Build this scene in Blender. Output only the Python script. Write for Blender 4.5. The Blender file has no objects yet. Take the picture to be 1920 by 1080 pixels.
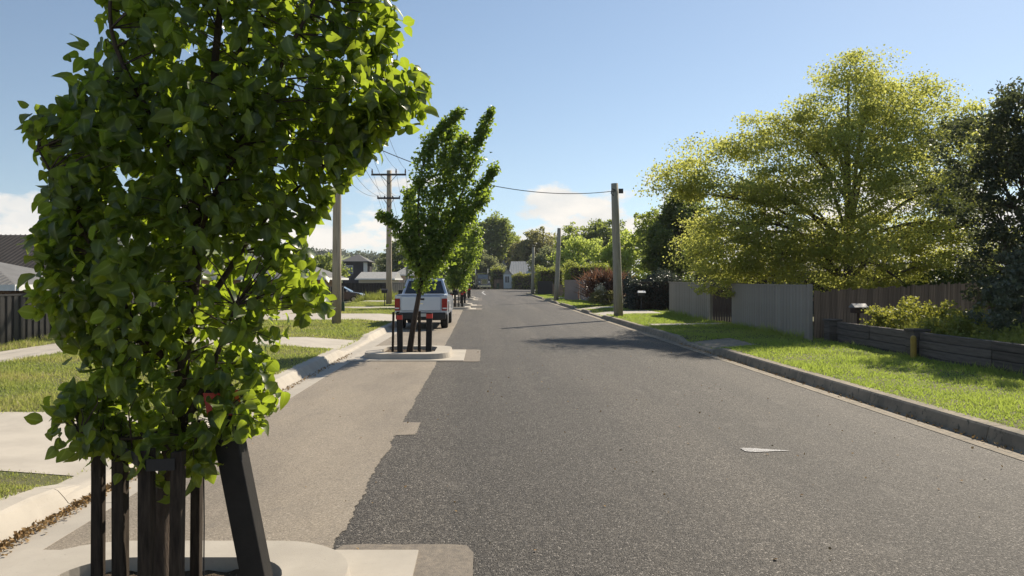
import bpy, math, random
import numpy as np
from mathutils import Vector, Matrix
random.seed(7)
RNG = np.random.default_rng(7)
scene = bpy.context.scene
COL = scene.collection
R = math.radians

# ------------------------------------------------------------------ camera
cam_d = bpy.data.cameras.new('camera')
cam = bpy.data.objects.new('camera', cam_d)
COL.objects.link(cam)
cam.location = (0, 0, 1.7)
cam.rotation_euler = (R(90), 0, 0)
cam_d.sensor_width = 36
cam_d.lens = 26.0
cam_d.shift_x = 55 / 1920
cam_d.shift_y = -14 / 1920
cam_d.clip_end = 6000
scene.camera = cam

# ------------------------------------------------------------------ light
SUN_EL, SUN_AZ = R(38), R(41)          # azimuth from +Y (down the road) towards +X
w = bpy.data.worlds.new('World')
scene.world = w
w.use_nodes = True
nt = w.node_tree
nt.nodes.clear()
wout = nt.nodes.new('ShaderNodeOutputWorld')
wbg = nt.nodes.new('ShaderNodeBackground')
wbg.inputs['Strength'].default_value = 0.08
sky = nt.nodes.new('ShaderNodeTexSky')
sky.sky_type = 'NISHITA'
sky.sun_disc = False
sky.sun_elevation = SUN_EL
sky.sun_rotation = SUN_AZ
sky.altitude = 0
sky.air_density = 1.0
sky.dust_density = 0.12
sky.ozone_density = 1.0


def wnode(t, **kw):
    n = nt.nodes.new(t)
    for k, v in kw.items():
        setattr(n, k, v)
    return n


tc = wnode('ShaderNodeTexCoord')
sep = wnode('ShaderNodeSeparateXYZ')
nt.links.new(tc.outputs['Generated'], sep.inputs[0])
smap = wnode('ShaderNodeMapping')      # lift the sampled horizon a little: clear air, no yellow haze band
smap.inputs['Location'].default_value = (0, 0, 0.07)
smap.inputs['Scale'].default_value = (1, 1, 0.9)
nt.links.new(tc.outputs['Generated'], smap.inputs[0])
nt.links.new(smap.outputs[0], sky.inputs[0])
cmap = wnode('ShaderNodeMapping')
cmap.inputs['Scale'].default_value = (1.0, 1.0, 2.2)
cmap.inputs['Location'].default_value = (5.1, 3.3, 1.9)
nt.links.new(tc.outputs['Generated'], cmap.inputs[0])
cn = wnode('ShaderNodeTexNoise')
cn.inputs['Scale'].default_value = 9
cn.inputs['Detail'].default_value = 9
cn.inputs['Roughness'].default_value = 0.56
nt.links.new(cmap.outputs[0], cn.inputs['Vector'])
# cloud cover: thick near the horizon, thinning to nothing higher up
cov = wnode('ShaderNodeMapRange')
cov.inputs['From Min'].default_value = 0.06
cov.inputs['From Max'].default_value = 0.17
cov.inputs['To Min'].default_value = 0.175
cov.inputs['To Max'].default_value = -0.14
nt.links.new(sep.outputs['Z'], cov.inputs['Value'])
add = wnode('ShaderNodeMath', operation='ADD')
nt.links.new(cn.outputs['Fac'], add.inputs[0])
nt.links.new(cov.outputs[0], add.inputs[1])
cr = wnode('ShaderNodeValToRGB')
cr.color_ramp.elements[0].position = 0.56
cr.color_ramp.elements[0].color = (0, 0, 0, 1)
cr.color_ramp.elements[1].position = 0.64
cr.color_ramp.elements[1].color = (1, 1, 1, 1)
nt.links.new(add.outputs[0], cr.inputs[0])
cn2 = wnode('ShaderNodeTexNoise')
cn2.inputs['Scale'].default_value = 13
cn2.inputs['Detail'].default_value = 6
nt.links.new(cmap.outputs[0], cn2.inputs['Vector'])
cr2 = wnode('ShaderNodeValToRGB')
cr2.color_ramp.elements[0].position = 0.35
cr2.color_ramp.elements[0].color = (6.2, 6.5, 6.8, 1)
cr2.color_ramp.elements[1].position = 0.6
cr2.color_ramp.elements[1].color = (7.6, 7.55, 7.5, 1)
nt.links.new(cn2.outputs['Fac'], cr2.inputs[0])
cmix = wnode('ShaderNodeMixRGB')
nt.links.new(cr.outputs[0], cmix.inputs[0])
nt.links.new(sky.outputs[0], cmix.inputs[1])
nt.links.new(cr2.outputs[0], cmix.inputs[2])
nt.links.new(cmix.outputs[0], wbg.inputs[0])
nt.links.new(wbg.outputs[0], wout.inputs[0])

sun_d = bpy.data.lights.new('sun', 'SUN')
sun_d.energy = 4.5
sun_d.angle = R(0.53)
sun_d.color = (1.0, 0.93, 0.82)
sun = bpy.data.objects.new('sun', sun_d)
COL.objects.link(sun)
sdir = Vector((math.sin(SUN_AZ) * math.cos(SUN_EL), math.cos(SUN_AZ) * math.cos(SUN_EL), math.sin(SUN_EL)))
sun.rotation_euler = sdir.to_track_quat('Z', 'Y').to_euler()
sun.location = (20, 20, 30)
scene.view_settings.view_transform = 'Standard'
scene.view_settings.look = 'None'
scene.view_settings.exposure = 0.74
scene.view_settings.use_white_balance = True          # the photograph is balanced a little warm
scene.view_settings.white_balance_temperature = 7050
scene.view_settings.gamma = 1
scene.view_settings.use_curve_mapping = False
scene.cycles.use_denoising = True
scene.cycles.max_bounces = 7
scene.cycles.diffuse_bounces = 3
scene.cycles.glossy_bounces = 3
scene.cycles.transmission_bounces = 5
scene.cycles.transparent_max_bounces = 6
scene.cycles.sample_clamp_indirect = 6

# ------------------------------------------------------------------ materials
MATS = {}


def mat(name, c1, c2=None, scale=4.0, rough=0.8, bump=0.0, bscale=40.0, metal=0.0, spec=0.4,
        stretch=(1, 1, 1), lo=0.35, hi=0.65, vary=0.0, c3=None, c3scale=1.0, c3lo=0.5, c3hi=0.65,
        speck=None, speckscale=100, specklo=.6, speckhi=.7, coat=0.0, bdist=0.01, rough2=None):
    m = bpy.data.materials.new(name)
    m.use_nodes = True
    t = m.node_tree
    N, L = t.nodes, t.links
    b = N['Principled BSDF']
    b.inputs['Roughness'].default_value = rough
    b.inputs['Metallic'].default_value = metal
    b.inputs['Specular IOR Level'].default_value = spec
    if coat:
        b.inputs['Coat Weight'].default_value = coat
        b.inputs['Coat Roughness'].default_value = 0.08
    tcn = N.new('ShaderNodeTexCoord')
    mp = N.new('ShaderNodeMapping')
    mp.inputs['Scale'].default_value = stretch
    L.new(tcn.outputs['Object'], mp.inputs[0])

    def noise(sc, d=6):
        n = N.new('ShaderNodeTexNoise')
        n.inputs['Scale'].default_value = sc
        n.inputs['Detail'].default_value = d
        n.inputs['Roughness'].default_value = 0.6
        L.new(mp.outputs[0], n.inputs['Vector'])
        return n

    def ramp(src, lo_, hi_):
        r = N.new('ShaderNodeMapRange')
        r.inputs['From Min'].default_value = lo_
        r.inputs['From Max'].default_value = hi_
        L.new(src, r.inputs['Value'])
        return r.outputs[0]

    def mix(f, a, bb):
        x = N.new('ShaderNodeMixRGB')
        L.new(f, x.inputs[0])
        if isinstance(a, tuple):
            x.inputs[1].default_value = (*a, 1)
        else:
            L.new(a, x.inputs[1])
        x.inputs[2].default_value = (*bb, 1)
        return x.outputs[0]

    if c2 is None:
        c2 = tuple(v * 0.85 for v in c1)
    out = mix(ramp(noise(scale).outputs['Fac'], lo, hi), c1, c2)
    if c3:
        out = mix(ramp(noise(c3scale, 4).outputs['Fac'], c3lo, c3hi), out, c3)
    if speck:
        out = mix(ramp(noise(speckscale, 2).outputs['Fac'], specklo, speckhi), out, speck)
    if vary:
        oi = N.new('ShaderNodeObjectInfo')
        r = N.new('ShaderNodeMapRange')
        r.inputs['To Min'].default_value = 1 - vary
        r.inputs['To Max'].default_value = 1 + vary
        L.new(oi.outputs['Random'], r.inputs['Value'])
        hs = N.new('ShaderNodeHueSaturation')
        L.new(r.outputs[0], hs.inputs['Value'])
        L.new(out, hs.inputs['Color'])
        out = hs.outputs[0]
    L.new(out, b.inputs['Base Color'])
    if bump:
        bp = N.new('ShaderNodeBump')
        bp.inputs['Strength'].default_value = bump
        bp.inputs['Distance'].default_value = bdist
        L.new(noise(bscale, 5).outputs['Fac'], bp.inputs['Height'])
        L.new(bp.outputs[0], b.inputs['Normal'])
    MATS[name] = m
    return m


def leafmat(name, dark, light, tcol, tw=0.45, rough=0.4, obj=False, spec=0.4, patch=None, pscale=0.6, vein=None):
    """leaf: glossy front, light shining through; colour varies leaf by leaf"""
    m = bpy.data.materials.new(name)
    m.use_nodes = True
    t = m.node_tree
    N, L = t.nodes, t.links
    b = N['Principled BSDF']
    b.inputs['Roughness'].default_value = rough
    b.inputs['Specular IOR Level'].default_value = spec
    if obj:
        a = N.new('ShaderNodeObjectInfo').outputs['Random']
    else:
        an = N.new('ShaderNodeAttribute')
        an.attribute_name = 'rnd'
        a = an.outputs['Fac']
    mx = N.new('ShaderNodeMixRGB')
    mx.inputs[1].default_value = (*dark, 1)
    mx.inputs[2].default_value = (*light, 1)
    L.new(a, mx.inputs[0])
    col = mx.outputs[0]
    if patch:
        tcn = N.new('ShaderNodeTexCoord')
        n = N.new('ShaderNodeTexNoise')
        n.inputs['Scale'].default_value = pscale
        n.inputs['Detail'].default_value = 5
        L.new(tcn.outputs['Object'], n.inputs['Vector'])
        r = N.new('ShaderNodeMapRange')
        r.inputs['From Min'].default_value = 0.42
        r.inputs['From Max'].default_value = 0.66
        L.new(n.outputs['Fac'], r.inputs['Value'])
        m3 = N.new('ShaderNodeMixRGB')
        L.new(r.outputs[0], m3.inputs[0])
        L.new(col, m3.inputs[1])
        m3.inputs[2].default_value = (*patch, 1)
        col = m3.outputs[0]
    if vein:
        va = N.new('ShaderNodeAttribute')
        va.attribute_name = 'vein'
        pw = N.new('ShaderNodeMath')
        pw.operation = 'POWER'
        L.new(va.outputs['Fac'], pw.inputs[0])
        pw.inputs[1].default_value = 9
        m4 = N.new('ShaderNodeMixRGB')
        L.new(pw.outputs[0], m4.inputs[0])
        L.new(col, m4.inputs[1])
        m4.inputs[2].default_value = (*vein, 1)
        col = m4.outputs[0]
    L.new(col, b.inputs['Base Color'])
    tr = N.new('ShaderNodeBsdfTranslucent')
    m2 = N.new('ShaderNodeMixRGB')
    m2.inputs[0].default_value = 0.8
    L.new(col, m2.inputs[1])
    m2.inputs[2].default_value = (*tcol, 1)
    L.new(m2.outputs[0], tr.inputs['Color'])
    ms = N.new('ShaderNodeMixShader')
    ms.inputs[0].default_value = tw
    L.new(b.outputs[0], ms.inputs[1])
    L.new(tr.outputs[0], ms.inputs[2])
    L.new(ms.outputs[0], N['Material Output'].inputs['Surface'])
    MATS[name] = m
    return m




def chipseal(name, stops, scale, wear, wear2, bump=.6):
    """stone chips in bitumen: every chip its own tone, worn lengthwise bands and stains over it"""
    m = bpy.data.materials.new(name)
    m.use_nodes = True
    t = m.node_tree
    N, L = t.nodes, t.links
    b = N['Principled BSDF']
    b.inputs['Roughness'].default_value = .74
    b.inputs['Specular IOR Level'].default_value = .3
    tcn = N.new('ShaderNodeTexCoord')
    v = N.new('ShaderNodeTexVoronoi')
    v.inputs['Scale'].default_value = scale
    L.new(tcn.outputs['Object'], v.inputs['Vector'])
    sp = N.new('ShaderNodeSeparateColor')
    L.new(v.outputs['Color'], sp.inputs[0])
    cr_ = N.new('ShaderNodeValToRGB')
    e_ = cr_.color_ramp.elements
    e_[0].position, e_[0].color = stops[0][0], (*stops[0][1], 1)
    e_[1].position, e_[1].color = stops[-1][0], (*stops[-1][1], 1)
    for p_, c_ in stops[1:-1]:
        q_ = e_.new(p_)
        q_.color = (*c_, 1)
    L.new(sp.outputs[0], cr_.inputs[0])
    col = cr_.outputs[0]

    def band(sc, st, lo, hi, c_, f, typ):
        nonlocal col
        mp = N.new('ShaderNodeMapping')
        mp.inputs['Scale'].default_value = st
        L.new(tcn.outputs['Object'], mp.inputs[0])
        n_ = N.new('ShaderNodeTexNoise')
        n_.inputs['Scale'].default_value = sc
        n_.inputs['Detail'].default_value = 7
        n_.inputs['Roughness'].default_value = .65
        L.new(mp.outputs[0], n_.inputs['Vector'])
        r = N.new('ShaderNodeMapRange')
        r.inputs['From Min'].default_value = lo
        r.inputs['From Max'].default_value = hi
        r.inputs['To Max'].default_value = f
        L.new(n_.outputs['Fac'], r.inputs['Value'])
        x = N.new('ShaderNodeMixRGB')
        x.blend_type = typ
        L.new(r.outputs[0], x.inputs[0])
        L.new(col, x.inputs[1])
        x.inputs[2].default_value = (*c_, 1)
        col = x.outputs[0]
    for w_ in wear:
        band(*w_)
    L.new(col, b.inputs['Base Color'])
    bp = N.new('ShaderNodeBump')
    bp.inputs['Strength'].default_value = bump
    bp.inputs['Distance'].default_value = .012
    L.new(v.outputs['Distance'], bp.inputs['Height'])
    bp.invert = True
    L.new(bp.outputs[0], b.inputs['Normal'])
    MATS[name] = m


chipseal('asphalt', [(0, (.012, .0105, .009)), (.35, (.026, .023, .02)), (.62, (.062, .055, .047)), (.88, (.10, .09, .077)), (.965, (.18, .165, .145)), (1, (.28, .255, .225))], 112,
         [(.75, (1, .04, 1), .44, .64, (1.5, 1.47, 1.42), .9, 'MULTIPLY'), (.5, (1, 1, 1), .5, .75, (.7, .7, .7), .7, 'MULTIPLY'),
          (2.2, (1, .5, 1), .60, .72, (.16, .145, .125), .5, 'MIX'), (1.6, (1, 1.3, 1), .66, .70, (.05, .046, .042), .55, 'MIX')], None)
chipseal('asphalt_pale', [(0, (.15, .126, .097)), (.5, (.235, .20, .156)), (.85, (.30, .256, .202)), (1, (.38, .33, .27))], 150,
         [(1.1, (1, .25, 1), .45, .72, (.66, .66, .67), .8, 'MULTIPLY'), (3.5, (1, .8, 1), .60, .70, (.10, .09, .08), .35, 'MIX'),
          (.7, (1, .5, 1), .42, .7, (1.22, 1.2, 1.15), .7, 'MULTIPLY')], None, .35)
mat('asphalt_patch', (.23, .195, .155), (.15, .13, .108), scale=20, rough=.9, bump=.5, bscale=120,
    speck=(.09, .08, .07), speckscale=110, specklo=.58, speckhi=.7)
mat('concrete', (.43, .39, .33), (.36, .325, .275), scale=2.2, rough=.85, bump=.15, bscale=150, speck=(.33, .30, .26),
    speckscale=38, specklo=.66, speckhi=.76, vary=.05)
mat('concrete_old', (.30, .25, .185), (.18, .155, .118), scale=3.5, rough=.9, bump=.4, bscale=90, speck=(.08, .08, .06),
    speckscale=16, specklo=.58, speckhi=.72, vary=.08)
mat('soil', (.075, .085, .028), (.115, .10, .045), scale=1.2, rough=.95, bump=.6, bscale=30)
mat('earth_right', (.06, .10, .02), (.075, .085, .025), scale=2, rough=.95, bump=.6, bscale=30)
mat('mulch', (.11, .075, .045), (.05, .035, .02), scale=40, rough=.95, bump=1.0, bscale=60, bdist=.03, speck=(.25, .2, .14),
    speckscale=60, specklo=.62, speckhi=.68)
mat('paint_white', (.50, .50, .50), (.30, .29, .28), scale=30, rough=.8, speck=(.09, .08, .07), speckscale=70, specklo=.52, speckhi=.6)
mat('stake_wood', (.055, .042, .031), (.016, .012, .009), scale=6, rough=.8, spec=.2, stretch=(8, 8, 1), bump=.3, bscale=20)
mat('bollard_black', (.02, .018, .016), (.013, .012, .011), scale=8, rough=.6, spec=.25, bump=.2, bscale=60)
mat('reflector_red', (.55, .03, .02), (.42, .025, .016), scale=20, rough=.3)
mat('strap', (.02, .02, .02), rough=.6)
mat('bark', (.085, .06, .042), (.04, .028, .02), scale=9, rough=.9, stretch=(3, 3, .6), bump=.8, bscale=25, bdist=.02)
mat('bark_grey', (.13, .11, .09), (.06, .05, .04), scale=5, rough=.9, stretch=(3, 3, .6), bump=.8, bscale=14, bdist=.03)
mat('pole_wood', (.50, .42, .31), (.33, .27, .195), scale=3.5, rough=.9, stretch=(7, 7, .35), bump=.5, bscale=8, vary=.06)
mat('pole_wood_grey', (.40, .37, .29), (.25, .235, .185), scale=3.5, rough=.9, stretch=(7, 7, .35), bump=.5, bscale=8, vary=.06)
mat('iron', (.07, .07, .07), rough=.6, metal=.6)
mat('ceramic', (.12, .08, .06), rough=.3)
mat('wire', (.03, .03, .03), rough=.6)
mat('fence_dark', (.017, .016, .015), (.014, .013, .012), scale=3, rough=.5, vary=.1)
mat('fence_grey', (.26, .235, .20), (.23, .205, .175), scale=1.5, rough=.55, vary=.09)
mat('fence_panel_grey', (.33, .28, .26), (.28, .24, .225), scale=1.5, rough=.8, vary=.06)
mat('paling', (.27, .19, .13), (.14, .10, .07), scale=5, rough=.95, stretch=(6, 6, .5), bump=.5, bscale=20, vary=.3)
mat('sleeper', (.135, .115, .10), (.07, .06, .053), scale=5, rough=.95, stretch=(.5, .5, 5), bump=.6, bscale=24, vary=.2)
mat('yellow_post', (.36, .24, .045), (.25, .17, .035), scale=8, rough=.7)
mat('silver_metal', (.30, .30, .30), rough=.6, metal=.3)
mat('brown_paint', (.06, .035, .03), rough=.5)
mat('car_silver', (.46, .52, .61), (.42, .48, .57), scale=1, rough=.3, metal=.5, coat=.7)
mat('car_blue', (.05, .06, .085), rough=.25, metal=.4, coat=.8)
mat('plastic_dark', (.02, .02, .021), rough=.55)
mat('rubber', (.018, .018, .018), rough=.85)
mat('rim', (.45, .45, .46), rough=.3, metal=.8)
mat('lamp_red', (.36, .015, .01), (.25, .01, .01), scale=20, rough=.15)
mat('lamp_clear', (.75, .75, .74), rough=.12)
mat('plate', (.55, .55, .5), rough=.5)
mat('chrome', (.7, .7, .7), rough=.12, metal=1)
mat('truck_paint', (.10, .10, .11), rough=.3, coat=.5)
g = mat('glass_dark', (.02, .024, .028), rough=.06, spec=.9)
mat('window_glass', (.10, .13, .16), rough=.08, spec=.9)
mat('roof_dark', (.05, .046, .046), (.04, .037, .037), scale=2, rough=.8, spec=.12)
mat('roof_grey', (.17, .17, .17), (.14, .14, .14), scale=2, rough=.85, spec=.12)
mat('roof_pale', (.34, .34, .33), (.26, .26, .25), scale=3, rough=.85, spec=.12)
mat('roof_white', (.46, .46, .44), (.36, .36, .34), scale=3, rough=.7, spec=.2)
mat('roof_tile', (.10, .098, .098), (.075, .073, .073), scale=6, rough=.7)
mat('wall_dark', (.045, .042, .05), (.037, .035, .042), scale=9, rough=.8)
mat('wall_tan', (.36, .22, .12), (.30, .18, .10), scale=9, rough=.85)
mat('wall_cream', (.55, .49, .40), (.5, .45, .36), scale=4, rough=.8)
mat('wall_pink', (.52, .39, .31), (.48, .36, .29), scale=4, rough=.8)
mat('wall_white', (.62, .68, .70), (.56, .62, .64), scale=4, rough=.75)
mat('wall_stone', (.20, .19, .17), (.16, .15, .13), scale=4, rough=.9)
mat('trim_white', (.72, .72, .70), rough=.5)
mat('trim_dark', (.05, .05, .05), rough=.5)
mat('field', (.16, .20, .05), (.21, .22, .075), scale=.02, rough=1)
mat('green_plastic', (.03, .07, .035), rough=.6)
mat('petal', (.62, .58, .45), (.5, .48, .33), scale=20, rough=.8)
# bricks: colour only, courses are a few pixels high
bm_ = bpy.data.materials.new('brick_wall')
bm_.use_nodes = True
_n = bm_.node_tree
_b = _n.nodes.new('ShaderNodeTexBrick')
_b.inputs['Scale'].default_value = 4.3
_b.inputs['Color1'].default_value = (.17, .085, .06, 1)
_b.inputs['Color2'].default_value = (.11, .06, .05, 1)
_b.inputs['Mortar'].default_value = (.4, .36, .31, 1)
_t = _n.nodes.new('ShaderNodeTexCoord')
_m = _n.nodes.new('ShaderNodeMapping')
_m.inputs['Rotation'].default_value = (R(90), 0, 0)
_n.links.new(_t.outputs['Object'], _m.inputs[0])
_n.links.new(_m.outputs[0], _b.inputs['Vector'])
_n.links.new(_b.outputs[0], _n.nodes['Principled BSDF'].inputs['Base Color'])
_n.nodes['Principled BSDF'].inputs['Roughness'].default_value = .9
MATS['brick_wall'] = bm_

leafmat('leaf_pear', (.014, .040, .016), (.060, .085, .028), (.54, .70, .05), tw=.45, rough=.36, spec=.45, vein=(.20, .26, .09))
leafmat('leaf_pear_single', (.024, .054, .017), (.075, .105, .032), (.54, .70, .05), tw=.45, rough=.36, obj=True, spec=.45, vein=(.20, .26, .09))
leafmat('leaf_pear_far', (.034, .07, .022), (.08, .125, .035), (.48, .64, .07), tw=.48, rough=.45)
leafmat('leaf_oak', (.115, .155, .035), (.205, .235, .06), (.76, .77, .18), tw=.54, rough=.55, patch=(.085, .13, .03), pscale=.35)
leafmat('leaf_dark', (.03, .052, .02), (.065, .09, .03), (.32, .40, .08), tw=.42, rough=.55)
leafmat('leaf_green', (.06, .095, .028), (.115, .155, .045), (.44, .52, .10), tw=.47, rough=.55)
leafmat('leaf_bronze', (.032, .045, .027), (.07, .082, .045), (.20, .24, .09), tw=.3, rough=.55, patch=(.035, .045, .022))
leafmat('leaf_mid', (.065, .10, .024), (.125, .165, .04), (.50, .58, .10), tw=.50, rough=.55)
leafmat('leaf_light', (.17, .24, .05), (.28, .34, .08), (.68, .78, .16), tw=.54, rough=.55)
leafmat('leaf_olive', (.11, .13, .06), (.19, .20, .10), (.40, .44, .18), tw=.42, rough=.55)
leafmat('leaf_brown', (.10, .11, .04), (.175, .17, .07), (.46, .44, .15), tw=.46, rough=.6)
leafmat('leaf_flax', (.06, .03, .018), (.16, .085, .05), (.34, .17, .10), tw=.28, rough=.4)
leafmat('leaf_hedge', (.07, .10, .025), (.14, .17, .04), (.48, .54, .09), tw=.42, rough=.55)
leafmat('leaf_hedge_dark', (.022, .03, .026), (.05, .06, .05), (.12, .15, .09), tw=.22, rough=.45)
leafmat('leaf_hedge_gold', (.11, .14, .03), (.20, .22, .05), (.52, .52, .08), tw=.4, rough=.55)
leafmat('leaf_grey', (.06, .075, .05), (.12, .13, .085), (.2, .25, .12), tw=.3, rough=.5)
leafmat('leaf_wood', (.055, .07, .045), (.095, .105, .065), (.2, .23, .13), tw=.25, rough=.8)
leafmat('grass_left', (.15, .20, .045), (.31, .33, .12), (.50, .58, .11), tw=.42, rough=.6, patch=(.46, .36, .18), pscale=.55)
leafmat('grass_right', (.13, .20, .035), (.26, .32, .075), (.48, .62, .10), tw=.47, rough=.6, patch=(.34, .35, .11), pscale=.5)
leafmat('grass_tall', (.13, .17, .03), (.25, .24, .08), (.4, .45, .08), tw=.4, rough=.7)
leafmat('litter', (.19, .11, .045), (.36, .24, .11), (.3, .2, .08), tw=.15, rough=.9)

# ------------------------------------------------------------------ mesh helpers


class MB:
    def __init__(s):
        s.v, s.f = [], []

    def poly(s, pts):
        n = len(s.v)
        s.v += [tuple(p) for p in pts]
        s.f.append(tuple(range(n, n + len(pts))))
        return s

    def hexa(s, b, t):
        """b, t: 4 bottom and 4 top points, counter-clockwise from above"""
        n = len(s.v)
        s.v += [tuple(p) for p in b] + [tuple(p) for p in t]
        s.f += [(n + 3, n + 2, n + 1, n), (n + 4, n + 5, n + 6, n + 7)]
        for i in range(4):
            j = (i + 1) % 4
            s.f.append((n + i, n + j, n + 4 + j, n + 4 + i))
        return s

    def box(s, x0, x1, y0, y1, z0, z1, tx=0, ty=0, ty2=None):
        ty2 = ty if ty2 is None else ty2
        return s.hexa([(x0, y0, z0), (x1, y0, z0), (x1, y1, z0), (x0, y1, z0)],
                      [(x0 + tx, y0 + ty, z1), (x1 - tx, y0 + ty, z1), (x1 - tx, y1 - ty2, z1), (x0 + tx, y1 - ty2, z1)])

    def tube(s, pts, rad, n=8, cap=True):
        pts = [Vector(p) for p in pts]
        if not isinstance(rad, (list, tuple)):
            rad = [rad] * len(pts)
        base = len(s.v)
        prev = None
        for i, p in enumerate(pts):
            d = (pts[min(i + 1, len(pts) - 1)] - pts[max(i - 1, 0)])
            d = d.normalized() if d.length > 1e-9 else Vector((0, 0, 1))
            if prev is None:
                a = d.orthogonal().normalized()
            else:
                a = (prev - d * prev.dot(d)).normalized()
            prev = a
            b = d.cross(a)
            for k in range(n):
                t = 2 * math.pi * k / n
                s.v.append(tuple(p + (a * math.cos(t) + b * math.sin(t)) * rad[i]))
        for i in range(len(pts) - 1):
            for k in range(n):
                k2 = (k + 1) % n
                s.f.append((base + i * n + k, base + i * n + k2, base + (i + 1) * n + k2, base + (i + 1) * n + k))
        if cap:
            s.f.append(tuple(base + k for k in reversed(range(n))))
            s.f.append(tuple(base + (len(pts) - 1) * n + k for k in range(n)))
        return s

    def extrude_x(s, prof, x0, x1):
        """prof: closed (y,z) outline, swept from x0 to x1"""
        n = len(s.v)
        k = len(prof)
        s.v += [(x0, y, z) for y, z in prof] + [(x1, y, z) for y, z in prof]
        s.f.append(tuple(range(n, n + k)))
        s.f.append(tuple(reversed(range(n + k, n + 2 * k))))
        for i in range(k):
            j = (i + 1) % k
            s.f.append((n + i, n + k + i, n + k + j, n + j))
        return s

    def mesh(s, name):
        me = bpy.data.meshes.new(name)
        me.from_pydata(s.v, [], s.f)
        me.validate()
        me.update()
        return me

    def build(s, name, m, parent=None, smooth=False, bevel=0, fix=True):
        me = s.mesh(name)
        if fix:
            import bmesh
            bm = bmesh.new()
            bm.from_mesh(me)
            bmesh.ops.recalc_face_normals(bm, faces=bm.faces)
            bm.to_mesh(me)
            bm.free()
        if smooth:
            me.polygons.foreach_set('use_smooth', [True] * len(me.polygons))
        return obj(name, me, m, parent, bevel)


def obj(name, me, m=None, parent=None, bevel=0):
    o = bpy.data.objects.new(name, me)
    COL.objects.link(o)
    if m and not me.materials:
        me.materials.append(MATS[m])
    if parent:
        o.parent = parent
    if bevel:
        b = o.modifiers.new('bevel', 'BEVEL')
        b.width = bevel
        b.segments = 2
        b.limit_method = 'ANGLE'
    return o


def tag(o, label=None, cat=None, group=None, kind=None):
    if label:
        o['label'] = label
    if cat:
        o['category'] = cat
    if group:
        o['group'] = group
    if kind:
        o['kind'] = kind
    return o


def empty(name, loc=(0, 0, 0), rz=0, label=None, cat=None, group=None):
    o = bpy.data.objects.new(name, None)
    o.empty_display_size = .2
    COL.objects.link(o)
    o.location = loc
    o.rotation_euler = (0, 0, rz)
    return tag(o, label, cat, group)


def np_mesh(name, V, F, rnd=None, smooth=False, vein=None):
    """V (n,3), F (m,k) -> mesh, optional per-face random attribute"""
    me = bpy.data.meshes.new(name)
    m, k = F.shape
    me.vertices.add(len(V))
    me.vertices.foreach_set('co', np.ascontiguousarray(V, dtype=np.float32).ravel())
    me.loops.add(m * k)
    me.loops.foreach_set('vertex_index', F.astype(np.int32).ravel())
    me.polygons.add(m)
    me.polygons.foreach_set('loop_start', np.arange(0, m * k, k, dtype=np.int32))
    me.polygons.foreach_set('loop_total', np.full(m, k, dtype=np.int32))
    if smooth:
        me.polygons.foreach_set('use_smooth', np.ones(m, dtype=bool))
    me.update(calc_edges=True)
    if vein is not None:
        a = me.attributes.new('vein', 'FLOAT', 'POINT')
        a.data.foreach_set('value', vein.astype(np.float32))
    if rnd is not None:
        a = me.attributes.new('rnd', 'FLOAT', 'FACE')
        a.data.foreach_set('value', rnd.astype(np.float32))
    return me


def unit(a):
    return a / np.maximum(np.linalg.norm(a, axis=1, keepdims=True), 1e-9)


def frames(d, n):
    y = unit(d)
    x = unit(np.cross(y, n))
    z = np.cross(x, y)
    return np.stack([x, y, z], axis=2)


def big_leaf(curl, fold, wav):
    ys = [0, .10, .28, .5, .72, .9, 1.0]
    hw = [.02, .26, .405, .43, .335, .14, .004]
    V, F = [], []
    for i, (y, h) in enumerate(zip(ys, hw)):
        zc = -curl * y * y
        for sx in (-1, 0, 1):
            V.append((sx * h, y, zc + fold * abs(sx) * h + wav * math.sin(i * 2.1 + sx) * abs(sx) * .05))
    for i in range(len(ys) - 1):
        a = i * 3
        F += [(a, a + 1, a + 4, a + 3), (a + 1, a + 2, a + 5, a + 4)]
    return np.array(V), np.array(F)


SMALL_V = np.array([(0, 0, 0), (.42, .45, .12), (0, 1, -.08), (-.42, .45, .12)])
SMALL_F = np.array([(0, 1, 2), (0, 2, 3)])
BLADE_V = np.array([(-.5, 0, 0), (.5, 0, 0), (0.15, 1, .25)])
BLADE_F = np.array([(0, 1, 2)])


def scatter(TV, TF, P, Rm, S):
    """copies of template TV/TF at P with rotations Rm and per-axis scale S"""
    n = len(P)
    k = len(TV)
    loc = TV[None] * (S[:, None, :] if S.ndim == 2 else S[:, None, None])
    V = np.einsum('nij,nkj->nki', Rm, loc) + P[:, None]
    F = TF[None] + (np.arange(n) * k)[:, None, None]
    return V.reshape(-1, 3), F.reshape(-1, TF.shape[1])


def leaves_mesh(name, P, size, droop=.5, outward=None, up=.4, jitter=.35, tmpl=(SMALL_V, SMALL_F), rnd=None):
    n = len(P)
    d = RNG.normal(size=(n, 3))
    d[:, 2] -= droop
    if outward is not None:
        d += outward
    nn = RNG.normal(size=(n, 3))
    nn[:, 2] += up
    Rm = frames(d, nn)
    S = size * (1 + jitter * RNG.uniform(-1, 1, n))
    V, F = scatter(tmpl[0], tmpl[1], P, Rm, S)
    r = RNG.uniform(0, 1, n) if rnd is None else rnd
    return np_mesh(name, V, F, np.repeat(r, len(tmpl[1])))


def sstep(a, b, x):
    t = min(1, max(0, (x - a) / (b - a)))
    return t * t * (3 - 2 * t)


# ------------------------------------------------------------------ ground
ROAD_END = 146.0
DROPS_L = [(5.9, 9.1), (17.2, 20.8), (28.6, 35.4), (41, 44.5), (54, 58), (74, 78)]
DROPS_R = [(17.4, 20.2), (33.6, 37.6), (40.6, 43.6), (52, 54), (64, 67)]


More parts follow.
